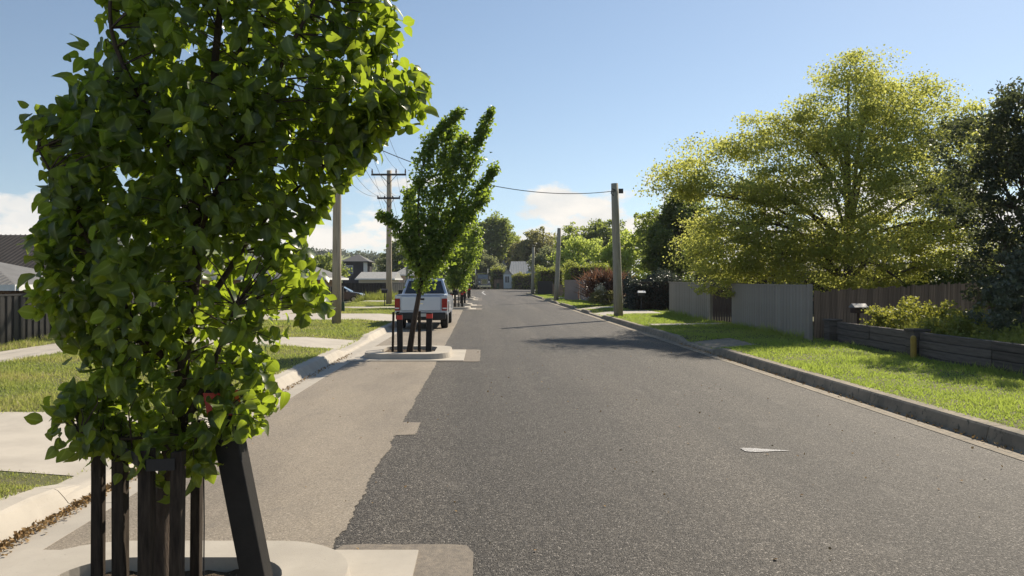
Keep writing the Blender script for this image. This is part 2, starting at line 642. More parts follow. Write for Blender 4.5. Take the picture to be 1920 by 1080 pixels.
def dropf(y, D):
    f = 0
    for a, b in D:
        f = max(f, sstep(a - .45, a + .1, y) * (1 - sstep(b - .1, b + .45, y)))
    return f


def zg(x, y):
    if x < -3.4:
        e = max(0, min(1, (-3.4 - x) / 1.4))
        z = .14 - .10 * dropf(y, DROPS_L) * (1 - e)
        far = sstep(48, 58, y)
        z -= .44 * far * sstep(9.0, 10.8, -x)
        z -= (1.15 - .3 * far) * sstep(12.4, 18, -x)
        z -= 1.0 * sstep(30, 80, -x)
        return z
    if x > 5.5:
        e = max(0, min(1, (x - 5.5) / 1.2))
        z = .15 - .11 * dropf(y, DROPS_R) * (1 - e) + .05 * min(1, (x - 5.5) / 3)
        return z
    return -.06


def in_cross(x, y):
    return 93 < y < ROAD_END and x > -3


def make_ground():
    xs = sorted(set([-2500, -1200, -600, -300, -150, -100, -80, -65, -50, -40, -30, -25, -20, -18, -17, -16, -15, -14, -13.2, -12.4, -11.6,
                     -10.8, -10.2, -9.6, -9, -8, -7, -6, -5.4, -4.8, -4.3, -3.9, -3.6, -3.41, -3.39, -2, 0, 2, 4, 5.49, 5.51, 5.7,
                     6, 6.4, 6.8, 7.4, 8, 8.6, 9.5, 11, 14, 18, 24, 32, 45, 61, 80, 120, 200, 400, 800, 1500, 2500]))
    ys = [-60, -30, -10, 0]
    y = 1.0
    while y < 60:
        ys.append(y)
        y += .35
    ys += [62, 65, 70, 75, 80, 85, 90, 92.9, 93.1, 100, 110, 125, 140, 145.9, 146.1, 160, 180, 210, 260, 350, 500, 800, 1400, 2500]
    V = np.array([(x, yy, -.06 if (in_cross(x, yy) and x < 61) else (zg(x, yy) if not (-3.4 < x < 5.5 and yy > ROAD_END) else .1))
                  for yy in ys for x in xs])
    nx = len(xs)
    F = np.array([(j * nx + i, j * nx + i + 1, (j + 1) * nx + i + 1, (j + 1) * nx + i)
                  for j in range(len(ys) - 1) for i in range(nx - 1)])
    me = np_mesh('ground', V, F)
    tag(obj('ground', me, 'soil'), kind='structure')


make_ground()


def sheet(name, pts_left, pts_right, m, z=None, dz=.006, nx=8):
    """strip between two polylines of (x,y), either flat at z or laid dz over the ground"""
    V, F = [], []
    for (a, b) in zip(pts_left, pts_right):
        for i in range(nx + 1):
            t = i / nx
            x = a[0] * (1 - t) + b[0] * t
            y = a[1] * (1 - t) + b[1] * t
            V.append((x, y, z if z is not None else zg(x, y) + dz))
    for j in range(len(pts_left) - 1):
        for i in range(nx):
            k = j * (nx + 1) + i
            F.append((k, k + 1, k + nx + 2, k + nx + 1))
    me = np_mesh(name, np.array(V), np.array(F))
    o = obj(name, me, m)
    return tag(o, kind='structure')


# carriageway, with the cross street at the far end
mb = MB()
mb.poly([(-2.9, -40, 0), (5.2, -40, 0), (5.2, 93, 0), (-2.9, 93, 0)])
mb.poly([(-2.9, 93, 0), (60, 93, 0), (60, ROAD_END, 0), (-2.9, ROAD_END, 0)])
tag(mb.build('road', 'asphalt', fix=False), kind='structure')
# paler parking lane with a ragged right edge
L_, R_ = [], []
wob = 0.0
y = -10.0
while y < 92:
    L_.append((-2.78, y))
    wob = .9 * wob + random.uniform(-.009, .009)
    x = -.95 + random.uniform(-.009, .009) + wob - .006 * max(0, y - 15)
    if 8.12 < y < 8.84:
        x = -.74 + random.uniform(-.012, .012)
    R_.append((x, y))
    y += .03 if y < 12 else (.12 if y < 30 else .5)
tag(sheet('parking_lane', L_, R_, 'asphalt_pale', z=.004, nx=1), kind='structure')


def patch(x0, x1, y0, y1, z=.008):
    n = 26
    cx, cy, hx, hy = (x0 + x1) / 2, (y0 + y1) / 2, (x1 - x0) / 2, (y1 - y0) / 2
    P = []
    for i in range(n * 2):
        t = 2 * math.pi * i / (n * 2)
        c, s_ = math.cos(t), math.sin(t)
        k = 1 / (abs(c) ** 16 + abs(s_) ** 16) ** .0625
        P.append((cx + hx * c * k + random.uniform(-.012, .012), cy + hy * s_ * k + random.uniform(-.012, .012), z))
    m_ = MB()
    m_.poly(P)
    tag(m_.build('road_patch', 'asphalt_patch', fix=False), kind='structure')


# kerbs with gutters, cast in lengths
PL = [(-2.77, .006), (-2.95, -.002), (-3.13, -.012), (-3.165, .0), (-3.20, .05), (-3.245, .115), (-3.275, .135), (-3.44, .146), (-3.44, -.12), (-2.77, -.12)]
PR = [(5.08, .006), (5.22, -.002), (5.355, -.012), (5.375, .0), (5.392, .075), (5.405, .13), (5.425, .152), (5.575, .158), (5.575, -.12), (5.08, -.12)]


def kerb(name, prof, D, seg, m, y0, y1):
    root = MB()
    k = len(prof)
    base = MB().box(min(p[0] for p in prof) + .02, max(p[0] for p in prof) - .02, y0, y1, -.3, -.13)
    o = tag(base.build(name, m), kind='structure')
    y = y0
    while y < y1 - .1:
        ye = min(y + seg, y1)
        st = np.linspace(y + .005, ye - .005, 9)
        V, F = [], []
        for yy in st:
            f = dropf(yy, D)
            for (x, z) in prof:
                V.append((x, yy - y, z - (max(0, z - .03) * .8 * f if z > .02 else 0)))
        for j in range(len(st) - 1):
            for i in range(k):
                i2 = (i + 1) % k
                F.append((j * k + i, j * k + i2, (j + 1) * k + i2, (j + 1) * k + i))
        mm = MB()
        mm.v, mm.f = V, F
        mm.f.append(tuple(range(k)))
        mm.f.append(tuple(reversed(range((len(st) - 1) * k, len(st) * k))))
        c = mm.build('kerb_stone', m, o)
        c.location = (0, y, 0)
        y = ye
    return o


kerb('kerb_left', PL, DROPS_L, 2.55, 'concrete', -2.0, 90)
kerb('kerb_right', PR, DROPS_R, 2.4, 'concrete_old', -1.7, 91)
# far corner kerb turning into the cross street
pts = [(5.49 + 4 * (1 - math.cos(t)), 91 + 4 * math.sin(t) * .45, .05) for t in np.linspace(0, math.pi / 2, 8)]
mb = MB()
for a, b in zip(pts, pts[1:]):
    mb.box(min(a[0], b[0]) - .1, max(a[0], b[0]) + .1, a[1], b[1] + .02, -.1, .15)
tag(mb.build('kerb_corner', 'concrete_old'), kind='structure')


def yline(x, y0, y1, step=.4):
    n = max(2, int((y1 - y0) / step) + 1)
    return [(x, y) for y in np.linspace(y0, y1, n)]


# driveways and paths
PAVED = []


def drive(x0, x1, y0, y1, m='concrete', name='driveway'):
    PAVED.append((x0, x1, y0, y1))
    return sheet(name, yline(x0, y0, y1, .2), yline(x1, y0, y1, .2), m, nx=16)


drive(-9.1, -3.445, 6.25, 8.75)
drive(-9.1, -3.445, 17.7, 20.35)
drive(-9.1, -3.445, 29.2, 34.8)
drive(-9.1, -3.445, 41.5, 44)
drive(-9.1, -3.445, 54.5, 57.5)
sheet('footpath', yline(-10.55, 2, 46, .35), yline(-9.105, 2, 46, .35), 'concrete', nx=4)
PAVED.append((-10.55, -9.1, 2, 46))
drive(5.58, 8.3, 34.0, 37.2)
drive(5.58, 8.3, 41.0, 43.2)
drive(5.58, 8.3, 64.3, 66.6)
drive(5.58, 6.6, 17.8, 19.8, 'concrete_old', 'path')
drive(5.9, 8.5, 25.35, 26.2, 'concrete', 'path')

# tree islands: kerb ring, apron, mulch
ISL = [('nearest', 3.45), ('second', 16.85), ('third', 44.3), ('fourth', 50.6), ('fifth', 64.5), ('sixth', 71.0)]


def stadium(x0, x1, y0, y1, r, n=8):
    P = []
    for cx, cy, a in ((x1 - r, y1 - r, 0), (x0 + r, y1 - r, 90), (x0 + r, y0 + r, 180), (x1 - r, y0 + r, 270)):
        for i in range(n + 1):
            t = R(a + 90 * i / n)
            P.append((cx + r * math.cos(t), cy + r * math.sin(t)))
    return P


def island(which, y, cat='traffic island'):
    e = empty('tree_island', (0, y, 0), 0, f'pale concrete tree island with raised kerb, {which} from the camera', cat, 'tree islands in the parking lane')
    m_ = MB().box(-2.86, -.40, -1.32, 1.16, .001, .022)
    m_.build('apron', 'concrete', e)
    out = stadium(-2.6, -.70, -1.1, 1.02, .5)
    top = stadium(-2.58, -.73, -1.075, 1.0, .48)
    inn = stadium(-2.25, -1.06, -.78, .72, .3)
    k = len(out)
    m_ = MB()
    m_.v = [(x, y_, .0225) for x, y_ in out] + [(x, y_, .135) for x, y_ in top] + [(x, y_, .14) for x, y_ in inn] + [(x, y_, .0225) for x, y_ in inn]
    for i in range(k):
        j = (i + 1) % k
        for r_ in range(3):
            m_.f.append((r_ * k + i, r_ * k + j, (r_ + 1) * k + j, (r_ + 1) * k + i))
    m_.build('kerb_ring', 'concrete', e)
    # mulch bed
    V, F = [], []
    nx, ny = 22, 26
    for j in range(ny + 1):
        for i in range(nx + 1):
            V.append((-2.25 + 1.19 * i / nx, -.78 + 1.5 * j / ny, .06 + random.uniform(-.012, .018)))
    for j in range(ny):
        for i in range(nx):
            a = j * (nx + 1) + i
            c = V[a]
            xx, yy = -2.25 + 1.19 * (i + .5) / nx, -.78 + 1.5 * (j + .5) / ny
            dx, dy = max(0, abs(xx + 1.655) - .295), max(0, abs(yy + .03) - .45)
            if dx * dx + dy * dy < .3 ** 2:
                F.append((a, a + 1, a + nx + 2, a + nx + 1))
    obj('mulch', np_mesh('mulch', np.array(V), np.array(F)), 'mulch', e)
    return e


for nme, yy in ISL:
    island(nme, yy)
    patch(-.95, -.05, yy - 1.4, yy + 1.3)

# painted marks
mb = MB().poly([(2.61, 7.34, .006), (2.70, 7.31, .006), (3.07, 7.37, .006), (2.66, 7.50, .006), (2.60, 7.48, .006)])
tag(mb.build('painted_wedge', 'paint_white', fix=False), 'small white painted wedge alone on the dark asphalt', 'road mark')
mb = MB()
mb.poly([(-.15, 104, .006), (.05, 104, .006), (.35, 118, .006), (.1, 118, .006)])
mb.poly([(-.15, 103.9, .006), (.05, 103.9, .006), (.42, 88, .006), (.2, 88, .006)])
tag(mb.build('painted_arrow', 'paint_white', fix=False), 'thin bent white arrow painted far down the road', 'road mark')

# ------------------------------------------------------------------ grass


def grass(name, label, m, x0, x1, y0, y1, dens0, seed, h=.05, wd=.011, excl=None, clump=.5, zf=zg, ref=6.0, minz=0):
    rg = np.random.default_rng(seed)
    P = []
    yy = y0
    while yy < y1:
        step = max(.5, yy * .06)
        d = dens0 * min(1, (ref / yy) ** 1.25)
        n = int(d * (x1 - x0) * step)
        x = rg.uniform(x0, x1, n)
        y_ = rg.uniform(yy, min(yy + step, y1), n)
        keep = np.ones(n, bool)
        for (a, b, c, d_) in PAVED:
            e = .05 * rg.normal(size=n)
            keep &= ~((x > a + e) & (x < b - e) & (y_ > c + e) & (y_ < d_ - e))
        if excl:
            keep &= ~excl(x, y_)
        P.append(np.stack([x[keep], y_[keep]], 1))
        yy += step
    P = np.concatenate(P)
    n = len(P)
    z = np.array([zf(a, b) for a, b in P])
    fac = np.maximum(1, (P[:, 1] / ref)) ** .62
    ang = rg.uniform(0, 2 * math.pi, n)
    lean = rg.normal(0, .55, (n, 2))
    d = np.stack([lean[:, 0], lean[:, 1], np.ones(n)], 1)
    nn = np.stack([np.cos(ang), np.sin(ang), np.zeros(n)], 1)
    Rm = frames(d, nn)
    # height varies in patches
    hm = .75 + .45 * np.sin(P[:, 0] * 2.3 + 1.3 * np.sin(P[:, 1] * 1.1)) * np.sin(P[:, 1] * 1.7 + .8 * P[:, 0])
    hh = h * hm.clip(.45, 1.4) * rg.uniform(.5, 1.4, n)
    S = np.stack([wd * fac * rg.uniform(.7, 1.3, n), hh * np.minimum(fac, 1.5), hh], 1)
    V, F = scatter(BLADE_V, BLADE_F, np.stack([P[:, 0], P[:, 1], z - .004], 1), Rm, S)
    me = np_mesh(name, V, F, rg.uniform(0, 1, n))
    return tag(obj(name, me, m), label, 'grass', kind='stuff')


grass('verge_grass', 'dry patchy short grass on the left verge', 'grass_left', -9.1, -3.40, 3.5, 60, 2600, 1, h=.055)
grass('verge_grass', 'short grass strip between left footpath and dark fence', 'grass_left', -12.3, -10.5, 10, 46, 1500, 2, h=.09)
grass('lawn_grass', 'bright green mown lawn on the right verge', 'grass_right', 5.54, 8.75, 5.5, 80, 2600, 3, h=.045)
grass('tall_grass', 'tall unmown grass and weeds beside the parked dark car', 'grass_tall', -10.6, -5.6, 58.5, 66, 420, 4, h=.42, wd=.03, ref=20)
grass('weeds', 'ragged weeds along the foot of the grey metal fences', 'grass_right', 8.05, 8.34, 18.9, 33, 900, 11, h=.17, wd=.014, ref=14)
grass('weeds', 'long grass left unmown along the foot of the timber wall', 'grass_right', 8.22, 8.42, 7, 18, 900, 12, h=.13, wd=.012, ref=10)
# dry leaf litter in the left gutter
n = 2600
gy = np.concatenate([RNG.uniform(2.2, 7.6, n), RNG.uniform(7.6, 17, 500)])
gx = -3.10 + np.abs(RNG.normal(0, .055, len(gy)))
P = np.stack([gx, gy, -.004 + RNG.uniform(0, .022, len(gy))], 1)
tag(obj('leaf_litter', leaves_mesh('leaf_litter', P, .028, droop=0, up=1.5), 'litter'), 'brown dry leaf litter lying along the left gutter', 'leaf litter', kind='stuff')
n = 700
gy = RNG.uniform(6, 20, n)
gx = 5.35 - np.abs(RNG.normal(0, .05, n))
P = np.stack([gx, gy, -.002 + RNG.uniform(0, .012, n)], 1)
tag(obj('leaf_litter', leaves_mesh('leaf_litter', P, .03, droop=0, up=1.5), 'litter'), 'sparse brown litter lying along the right gutter', 'leaf litter', kind='stuff')

# ------------------------------------------------------------------ street trees


def inside(poly, pts):
    x, y_ = pts[:, 0], pts[:, 1]
    c = np.zeros(len(pts), bool)
    n_ = len(poly)
    for i in range(n_):
        x1, y1 = poly[i]
        x2, y2 = poly[(i + 1) % n_]
        cond = (y1 > y_) != (y2 > y_)
        xi = (x2 - x1) * (y_ - y1) / (y2 - y1 + 1e-12) + x1
        c ^= cond & (x < xi)
    return c


def edge_dist(poly, pts):
    best = np.full(len(pts), 1e9)
    n_ = len(poly)
    for i in range(n_):
        a = np.array(poly[i])
        b = np.array(poly[(i + 1) % n_])
        ab = b - a
        t = (((pts - a) @ ab) / (ab @ ab)).clip(0, 1)
        best = np.minimum(best, np.linalg.norm(pts - (a + t[:, None] * ab), axis=1))
    return best


def smooth_path(pts, n=5):
    """Catmull-Rom through pts"""
    p = [Vector(q) for q in pts]
    p = [p[0] * 2 - p[1]] + p + [p[-1] * 2 - p[-2]]
    out = []
    for i in range(1, len(p) - 2):
        for k in range(n):
            t = k / n
            out.append(.5 * ((2 * p[i]) + (p[i + 1] - p[i - 1]) * t + (2 * p[i - 1] - 5 * p[i] + 4 * p[i + 1] - p[i + 2]) * t * t
                             + (3 * p[i] - p[i - 1] - 3 * p[i + 1] + p[i + 2]) * t ** 3))
    out.append(p[-2])
    return out


# nearest tree. Local metres: x to the right of the trunk foot, z above the ground
TX, TY = -1.50, 3.50


def loc(px, py):                        # drawing units of the sketch (1/396 m) to tree metres
    return ((px - 905) / 396 - TX, 1.7 - (py - 526) / 396)


def crown_pt(px, py):                   # the crown sits a little inside that sketch
    x, z = loc(px, py)
    return (x * .965 + .01, z)


OUT = [crown_pt(*p) for p in [(335, 905), (270, 890), (240, 840), (165, 835), (120, 790), (125, 740), (165, 690), (150, 630), (100, 590), (95, 520), (65, 440), (110, 380),
       (85, 300), (62, 225), (150, 170), (205, 90), (195, 20), (240, -60), (280, -250), (380, -500), (450, -650), (520, -500), (640, -250),
       (720, -60), (755, 40), (735, 110), (822, 150), (800, 215), (720, 250), (690, 300), (650, 345), (600, 400), (560, 430), (590, 490),
       (606, 570), (560, 620), (530, 640), (490, 690), (530, 725), (505, 790), (440, 810), (385, 880)]]
tree1 = empty('pear_tree', (TX, TY, .05), 0, 'young pear tree with large glossy leaves, nearest on the left', 'tree', 'young street pear trees')
limbs = [
    ([(305, 1165, 0), (299, 1010, 0), (310, 900, .01), (335, 760, .0), (350, 640, -.02), (368, 480, .02), (385, 300, .05), (402, 100, .02), (430, -150, 0), (450, -520, 0)],
     [.052, .046, .042, .036, .032, .027, .022, .018, .013, .005]),
    ([(325, 830, 0), (395, 735, -.05), (440, 660, -.12), (490, 570, -.2)], [.020, .016, .012, .005]),
    ([(345, 700, 0), (280, 620, -.1), (210, 480, -.2), (120, 300, -.3)], [.018, .015, .011, .004]),
    ([(352, 640, 0), (420, 520, .1), (500, 400, .2), (620, 300, .25), (780, 180, .2)], [.018, .015, .012, .009, .004]),
    ([(368, 480, 0), (425, 400, -.15), (520, 250, -.2), (640, 60, -.25), (700, -80, -.2)], [.016, .014, .012, .008, .004]),
    ([(380, 350, 0), (310, 230, -.15), (240, 80, -.2), (260, -100, -.2)], [.014, .012, .009, .004]),
    ([(375, 420, .0), (300, 330, .2), (220, 200, .3), (215, 60, .35)], [.013, .011, .008, .004]),
    ([(395, 170, 0), (480, 20, .2), (560, -180, .3), (600, -300, .3)], [.012, .01, .007, .004]),
    ([(330, 800, 0), (270, 810, -.15), (190, 790, -.25)], [.009, .007, .004]),
    ([(330, 790, 0), (400, 810, -.12), (470, 760, -.25)], [.009, .007, .004]),
    ([(312, 900, .02), (292, 980, .03), (288, 1100, .02), (300, 1165, 0)], [.022, .024, .03, .03]),
]
mb = MB()
LIMB = []
for pts, rad in limbs:
    P3 = smooth_path([(loc(a, b)[0] * (.88 if b < 1100 and pts[0][1] < 1000 else 1), c, loc(a, b)[1] - .05) for a, b, c in pts], 5)
    rr = list(np.interp(np.linspace(0, 1, len(P3)), np.linspace(0, 1, len(rad)), rad))
    mb.tube(P3, rr, 9)
    if pts[0][1] != 900:
        LIMB += [tuple(p) for p in P3[8 if pts[0][1] > 1000 else 1:]]
mb.build('trunk', 'bark', tree1, smooth=True)
# leaf positions: through the whole volume of the crown, in clumps along shoots
minx, maxx = min(p[0] for p in OUT), max(p[0] for p in OUT)
minz, maxz = min(p[1] for p in OUT), max(p[1] for p in OUT)
C = np.stack([RNG.uniform(minx, maxx, 5200), RNG.uniform(minz, maxz, 5200)], 1)
C = C[inside(OUT, C)]
ed = edge_dist(OUT, C)
HOLES = [(410, 465, 45, 50), (545, 600, 45, 40), (440, 620, 30, 40), (575, 330, 30, 40), (300, 770, 60, 20), (490, 130, 30, 35), (640, 120, 25, 25), (300, 850, 45, 40), (285, 700, 35, 30), (455, 540, 40, 45), (540, 420, 40, 25), (610, 250, 30, 25)]
keep = np.ones(len(C), bool)
for hx, hy, ha, hb in HOLES:
    a, b = loc(hx, hy)
    q = ((C[:, 0] - a) / (ha / 396)) ** 2 + ((C[:, 1] - b) / (hb / 396)) ** 2
    keep &= ~((q < 1) & (RNG.uniform(0, 1, len(C)) < .88))
keep &= ~((C[:, 1] < loc(0, 650)[1]) & (RNG.uniform(0, 1, len(C)) < .32))
C, ed = C[keep], ed[keep]
n_sh = 1080
idx = RNG.choice(len(C), n_sh, replace=False)
C, ed = C[idx], ed[idx]
dep = .55 * np.sqrt((ed / .55).clip(.03, 1))
Cy = RNG.uniform(-1, 1, n_sh) * dep
shoots = np.stack([C[:, 0], Cy, C[:, 1]], 1)
# low side shoots: a ball of leaves on the left, sprays round the bollard on the right
LOW = [(150, 780), (180, 760), (210, 790), (232, 770), (172, 810), (240, 812), (200, 745), (160, 755), (215, 815), (190, 785),
       (450, 740), (480, 728), (500, 755), (470, 788), (432, 775), (404, 835), (424, 815), (455, 765), (490, 775), (415, 760), (440, 715), (380, 860), (360, 885), (340, 870)]
low = np.array([(crown_pt(a, b)[0], random.uniform(-.32, -.02), crown_pt(a, b)[1]) for a, b in LOW])
shoots = np.concatenate([shoots, low])
LA = np.array(LIMB)
tw_ = MB()
for s_ in shoots:
    q = s_ - np.array([0, 0, .05])
    dd = LA - q
    cost = np.linalg.norm(dd, axis=1) + .6 * np.maximum(0, dd[:, 2])
    a = Vector(LA[int(np.argmin(cost))])
    b = Vector(q)
    if (a - b).length > 1.1:
        continue
    mid = a.lerp(b, .55) + Vector((random.uniform(-.03, .03), random.uniform(-.03, .03), random.uniform(-.02, .05)))
    tw_.tube([a, mid, b], [.0045, .003, .0015], 4, cap=False)
tag(tw_.build('twigs', 'bark', tree1, fix=False), kind='stuff')
LP, LD = [], []
for s_ in shoots:
    k = RNG.integers(8, 15)
    ax = np.array([s_[0] * .35, s_[1] * .5, .5]) + RNG.normal(0, .4, 3)
    ax /= np.linalg.norm(ax)
    t = RNG.uniform(-.10, .10, k)
    q = s_ + ax * t[:, None] + RNG.normal(0, .035, (k, 3))
    LP.append(q)
    o_ = RNG.normal(0, .6, (k, 3)) + np.array([s_[0] * .5, s_[1] * .6, -.55])
    LD.append(o_)
LP, LD = np.concatenate(LP), np.concatenate(LD)
ok = inside(OUT, LP[:, [0, 2]]) | ((RNG.uniform(0, 1, len(LP)) < .35) & (edge_dist(OUT, LP[:, [0, 2]]) < .03))
LP, LD = LP[ok], LD[ok]
nL = len(LP)
LP[:, 2] -= .05
NN = RNG.normal(0, .75, (nL, 3)) + LP * np.array([.45, .6, 0]) + np.array([0, 0, .55])
SZ = RNG.triangular(.036, .062, .084, nL)
FR = frames(LD, NN)
tm = [big_leaf(.45, .38, .6), big_leaf(.75, .28, .8), big_leaf(.2, .55, .5), big_leaf(1.0, .42, -.6), big_leaf(-.35, .34, .8)]
# the ones that show largest are separate leaves
vis = SZ * (1.2 - LP[:, 1]) * (LP[:, 2] < 3.1)
order = np.argsort(-vis)
single, rest = order[:300], order[300:]
VEIN = np.array([0., 1., 0.] * 7)
lm = []
for i, (tv, tf) in enumerate(tm):
    me = np_mesh('leaf', tv, tf, smooth=True, vein=VEIN)
    me.materials.append(MATS['leaf_pear_single'])
    lm.append(me)
for j, i in enumerate(single):
    o = bpy.data.objects.new('leaf', lm[j % 5])
    COL.objects.link(o)
    o.parent = tree1
    M = Matrix([list(FR[i][r_]) for r_ in range(3)]).to_4x4() @ Matrix.Scale(SZ[i], 4)
    M.translation = Vector(LP[i])
    o.matrix_local = M
Vs, Fs, off = [], [], 0
for v in range(5):
    ii = rest[v::5]
    V, F = scatter(tm[v][0], tm[v][1], LP[ii], FR[ii], SZ[ii])
    Vs.append(V)
    Fs.append(F + off)
    off += len(V)
V, F = np.concatenate(Vs), np.concatenate(Fs)
rn = np.concatenate([np.repeat(RNG.uniform(0, 1, len(rest[v::5])), len(tm[v][1])) for v in range(5)])
tag(obj('crown', np_mesh('crown', V, F, rn, smooth=True, vein=np.tile(VEIN, len(V) // 21)), 'leaf_pear', tree1), kind='stuff')


def leader_tree(name, label, base, leaders, trunk, nleaf, size, m, px, ox, oy, group, seed, rscale=1.0):
    """upright tree: leaves packed round leaders drawn in units of 1/px m about (ox, oy)"""
    rg = np.random.default_rng(seed)
    e = empty(name, base, 0, label, 'tree', group)

    def q(p, dy):
        return Vector(((p[0] - ox) / px, dy, (oy - p[1]) / px))
    m_ = MB()
    t3 = smooth_path([q(p, 0) for p in trunk], 4)
    m_.tube(t3, list(np.linspace(.075, .045, len(t3))), 8)
    PP, OO = [], []
    tot = sum(l[2] for l in leaders)
    for pts, dy, wgt, r0, r1 in leaders:
        p3 = smooth_path([q(p, dy * i / (len(pts) - 1)) for i, p in enumerate(pts)], 5)
        m_.tube(p3, list(np.linspace(.032, .006, len(p3))), 6)
        n_ = int(nleaf * wgt / tot)
        t = rg.uniform(.08, 1, n_)
        arr = np.array([tuple(a) for a in p3])
        f = t * (len(arr) - 1)
        i0 = np.minimum(f.astype(int), len(arr) - 2)
        c = arr[i0] + (arr[i0 + 1] - arr[i0]) * (f - i0)[:, None]
        rad = (r0 + (r1 - r0) * t) * rscale * (1 + .35 * np.sin(t * 31 + dy * 9))
        off_ = unit(rg.normal(size=(n_, 3))) * (rad * rg.uniform(.1, 1.12, n_) ** .6 * np.where(rg.uniform(0, 1, n_) < .06, 1.5, 1))[:, None]
        off_[:, 2] *= .8
        PP.append(c + off_)
        OO.append(unit(off_) * .6)
    m_.build('trunk', 'bark', e, smooth=True)
    me = leaves_mesh('crown', np.concatenate(PP), size, droop=.5, outward=np.concatenate(OO))
    tag(obj('crown', me, m, e), kind='stuff')
    return e


LEAD2 = [
    ([(792, 520), (765, 470), (740, 425), (716, 410)], -.2, .8, .20, .10),
    ([(790, 530), (774, 460), (768, 410), (765, 360)], .3, .9, .22, .12),
    ([(790, 530), (785, 420), (792, 330), (818, 265), (866, 220)], -.25, 1.7, .34, .09),
    ([(792, 530), (806, 440), (822, 350), (836, 280), (842, 240)], .35, 1.6, .38, .16),
    ([(796, 530), (832, 450), (870, 360), (893, 285), (922, 214)], -.1, 1.6, .36, .09),
    ([(796, 530), (845, 450), (880, 395), (905, 355), (930, 315)], .3, 1.1, .28, .10),
    ([(796, 530), (840, 470), (878, 415), (912, 375)], -.35, .8, .26, .11),
    ([(795, 535), (815, 430), (850, 330), (872, 265)], 0, 1.7, .40, .18),
    ([(788, 560), (800, 500), (830, 440)], .1, .7, .22, .24),
]
leader_tree('pear_tree', 'upright young pear tree with split leaders, right behind the silver ute', (-1.66, 16.85, .05), LEAD2,
            [(768, 669), (775, 620), (784, 570), (790, 530)], 17000, .08, 'leaf_pear_far', 81.6, 769, 667, 'young street pear trees', 21, 1.12)
LEAD3 = [
    ([(848, 548), (838, 490), (832, 430), (836, 400)], -.3, 1, .55, .3),
    ([(850, 548), (852, 480), (856, 420), (862, 375)], .3, 1.2, .7, .3),
    ([(852, 548), (866, 490), (872, 430), (878, 395)], -.1, 1.1, .65, .3),
    ([(850, 550), (845, 500), (850, 450), (850, 395)], 0, 1, .6, .4),
    ([(852, 545), (874, 500), (886, 460), (890, 425)], .2, .8, .5, .3),
]
leader_tree('pear_tree', 'columnar pear tree, third along the parking lane', (-1.66, 44.3, .05), LEAD3,
            [(850, 578), (850, 560), (849, 545)], 7000, .14, 'leaf_pear_far', 31.3, 850, 577, 'young street pear trees', 22, .8)
leader_tree('pear_tree', 'pear tree mostly hidden behind the third columnar one', (-1.5, 50.6, .05), LEAD3,
            [(850, 578), (851, 560), (849, 545)], 6000, .14, 'leaf_pear_far', 30, 850, 577, 'young street pear trees', 23, .8)
LEADS = [([(850, 560), (847, 535), (844, 510)], .1, 1, .3, .2), ([(850, 560), (853, 530), (856, 505)], -.1, 1, .3, .2)]
leader_tree('pear_tree', 'small pear tree on the fifth island, far along the lane', (-1.6, 64.5, .05), LEADS,
            [(850, 578), (850, 568), (849, 560)], 900, .14, 'leaf_pear_far', 31.3, 850, 577, 'young street pear trees', 24)

# stakes, bollards, straps


def stake(x, y, h, w_, which, lean=(0, 0)):
    h2 = w_ / 2
    m_ = MB().hexa([(-h2, -h2, 0), (h2, -h2, 0), (h2, h2, 0), (-h2, h2, 0)],
                   [(-h2 + lean[0], -h2 + lean[1], h), (h2 + lean[0], -h2 + lean[1], h + .006), (h2 + lean[0], h2 + lean[1], h + .004), (-h2 + lean[0], h2 + lean[1], h - .003)])
    o = m_.build('tree_stake', 'stake_wood', bevel=.004 if y < 10 else 0)
    o.location = (x, y, .05)
    return tag(o, f'dark wooden tree stake, {which}', 'stake', 'stakes round the street trees')


def bollard(x, y, h, w_, lean, which):
    e = empty('bollard', (x, y, .05), 0, f'black square bollard with red reflector band, {which}', 'bollard', 'bollards on the tree islands')
    h2 = w_ / 2

    def sec(z, k=1.0):
        t = z / h
        return [(sx * h2 * k + lean[0] * t, sy * h2 * k + lean[1] * t, z) for sx, sy in ((-1, -1), (1, -1), (1, 1), (-1, 1))]
    MB().hexa(sec(0), sec(h - .02)).hexa(sec(h - .02), sec(h, .8)).build('post', 'bollard_black', e, bevel=.006 if y < 10 else 0)
    MB().hexa(sec(h - .13, 1.05), sec(h - .03, 1.05)).build('reflector', 'reflector_red', e)
    return e


names1 = ['leftmost under the nearest tree', 'second from left under the nearest tree', 'third from left, in front of the nearest trunk',
          'right of the nearest trunk', 'rightmost slim one under the nearest tree']
for (x, d, w_, nm) in zip((-1.780, -1.689, -1.419, -1.308, -1.493), (3.42, 3.45, 3.12, 3.15, 3.85), (.048, .058, .055, .05, .05), names1):
    stake(x, d, .93 + random.uniform(-.03, .03), w_, nm, (random.uniform(-.012, .012), random.uniform(-.02, .02)))
bollard(-.965, 3.36, 1.17, .112, (-.25, .05), 'leaning beside the nearest tree')
mb = MB()
ring = [(-1.80, 3.43), (-1.66, 3.38), (-1.41, 3.10), (-1.30, 3.12), (-1.33, 3.2), (-1.46, 3.86), (-1.50, 3.88), (-1.84, 3.48), (-1.80, 3.43)]
for a, b in zip(ring, ring[1:]):
    A, B = Vector((a[0], a[1], .90)), Vector((b[0], b[1], .90))
    d = (B - A).normalized().cross(Vector((0, 0, 1))) * .002
    mb.hexa([A - d, B - d, B + d, A + d], [p + Vector((0, 0, .05)) for p in (A - d, B - d, B + d, A + d)])
tag(mb.build('tie_strap', 'strap'), 'black webbing strap tied round the nearest tree stakes', 'strap')
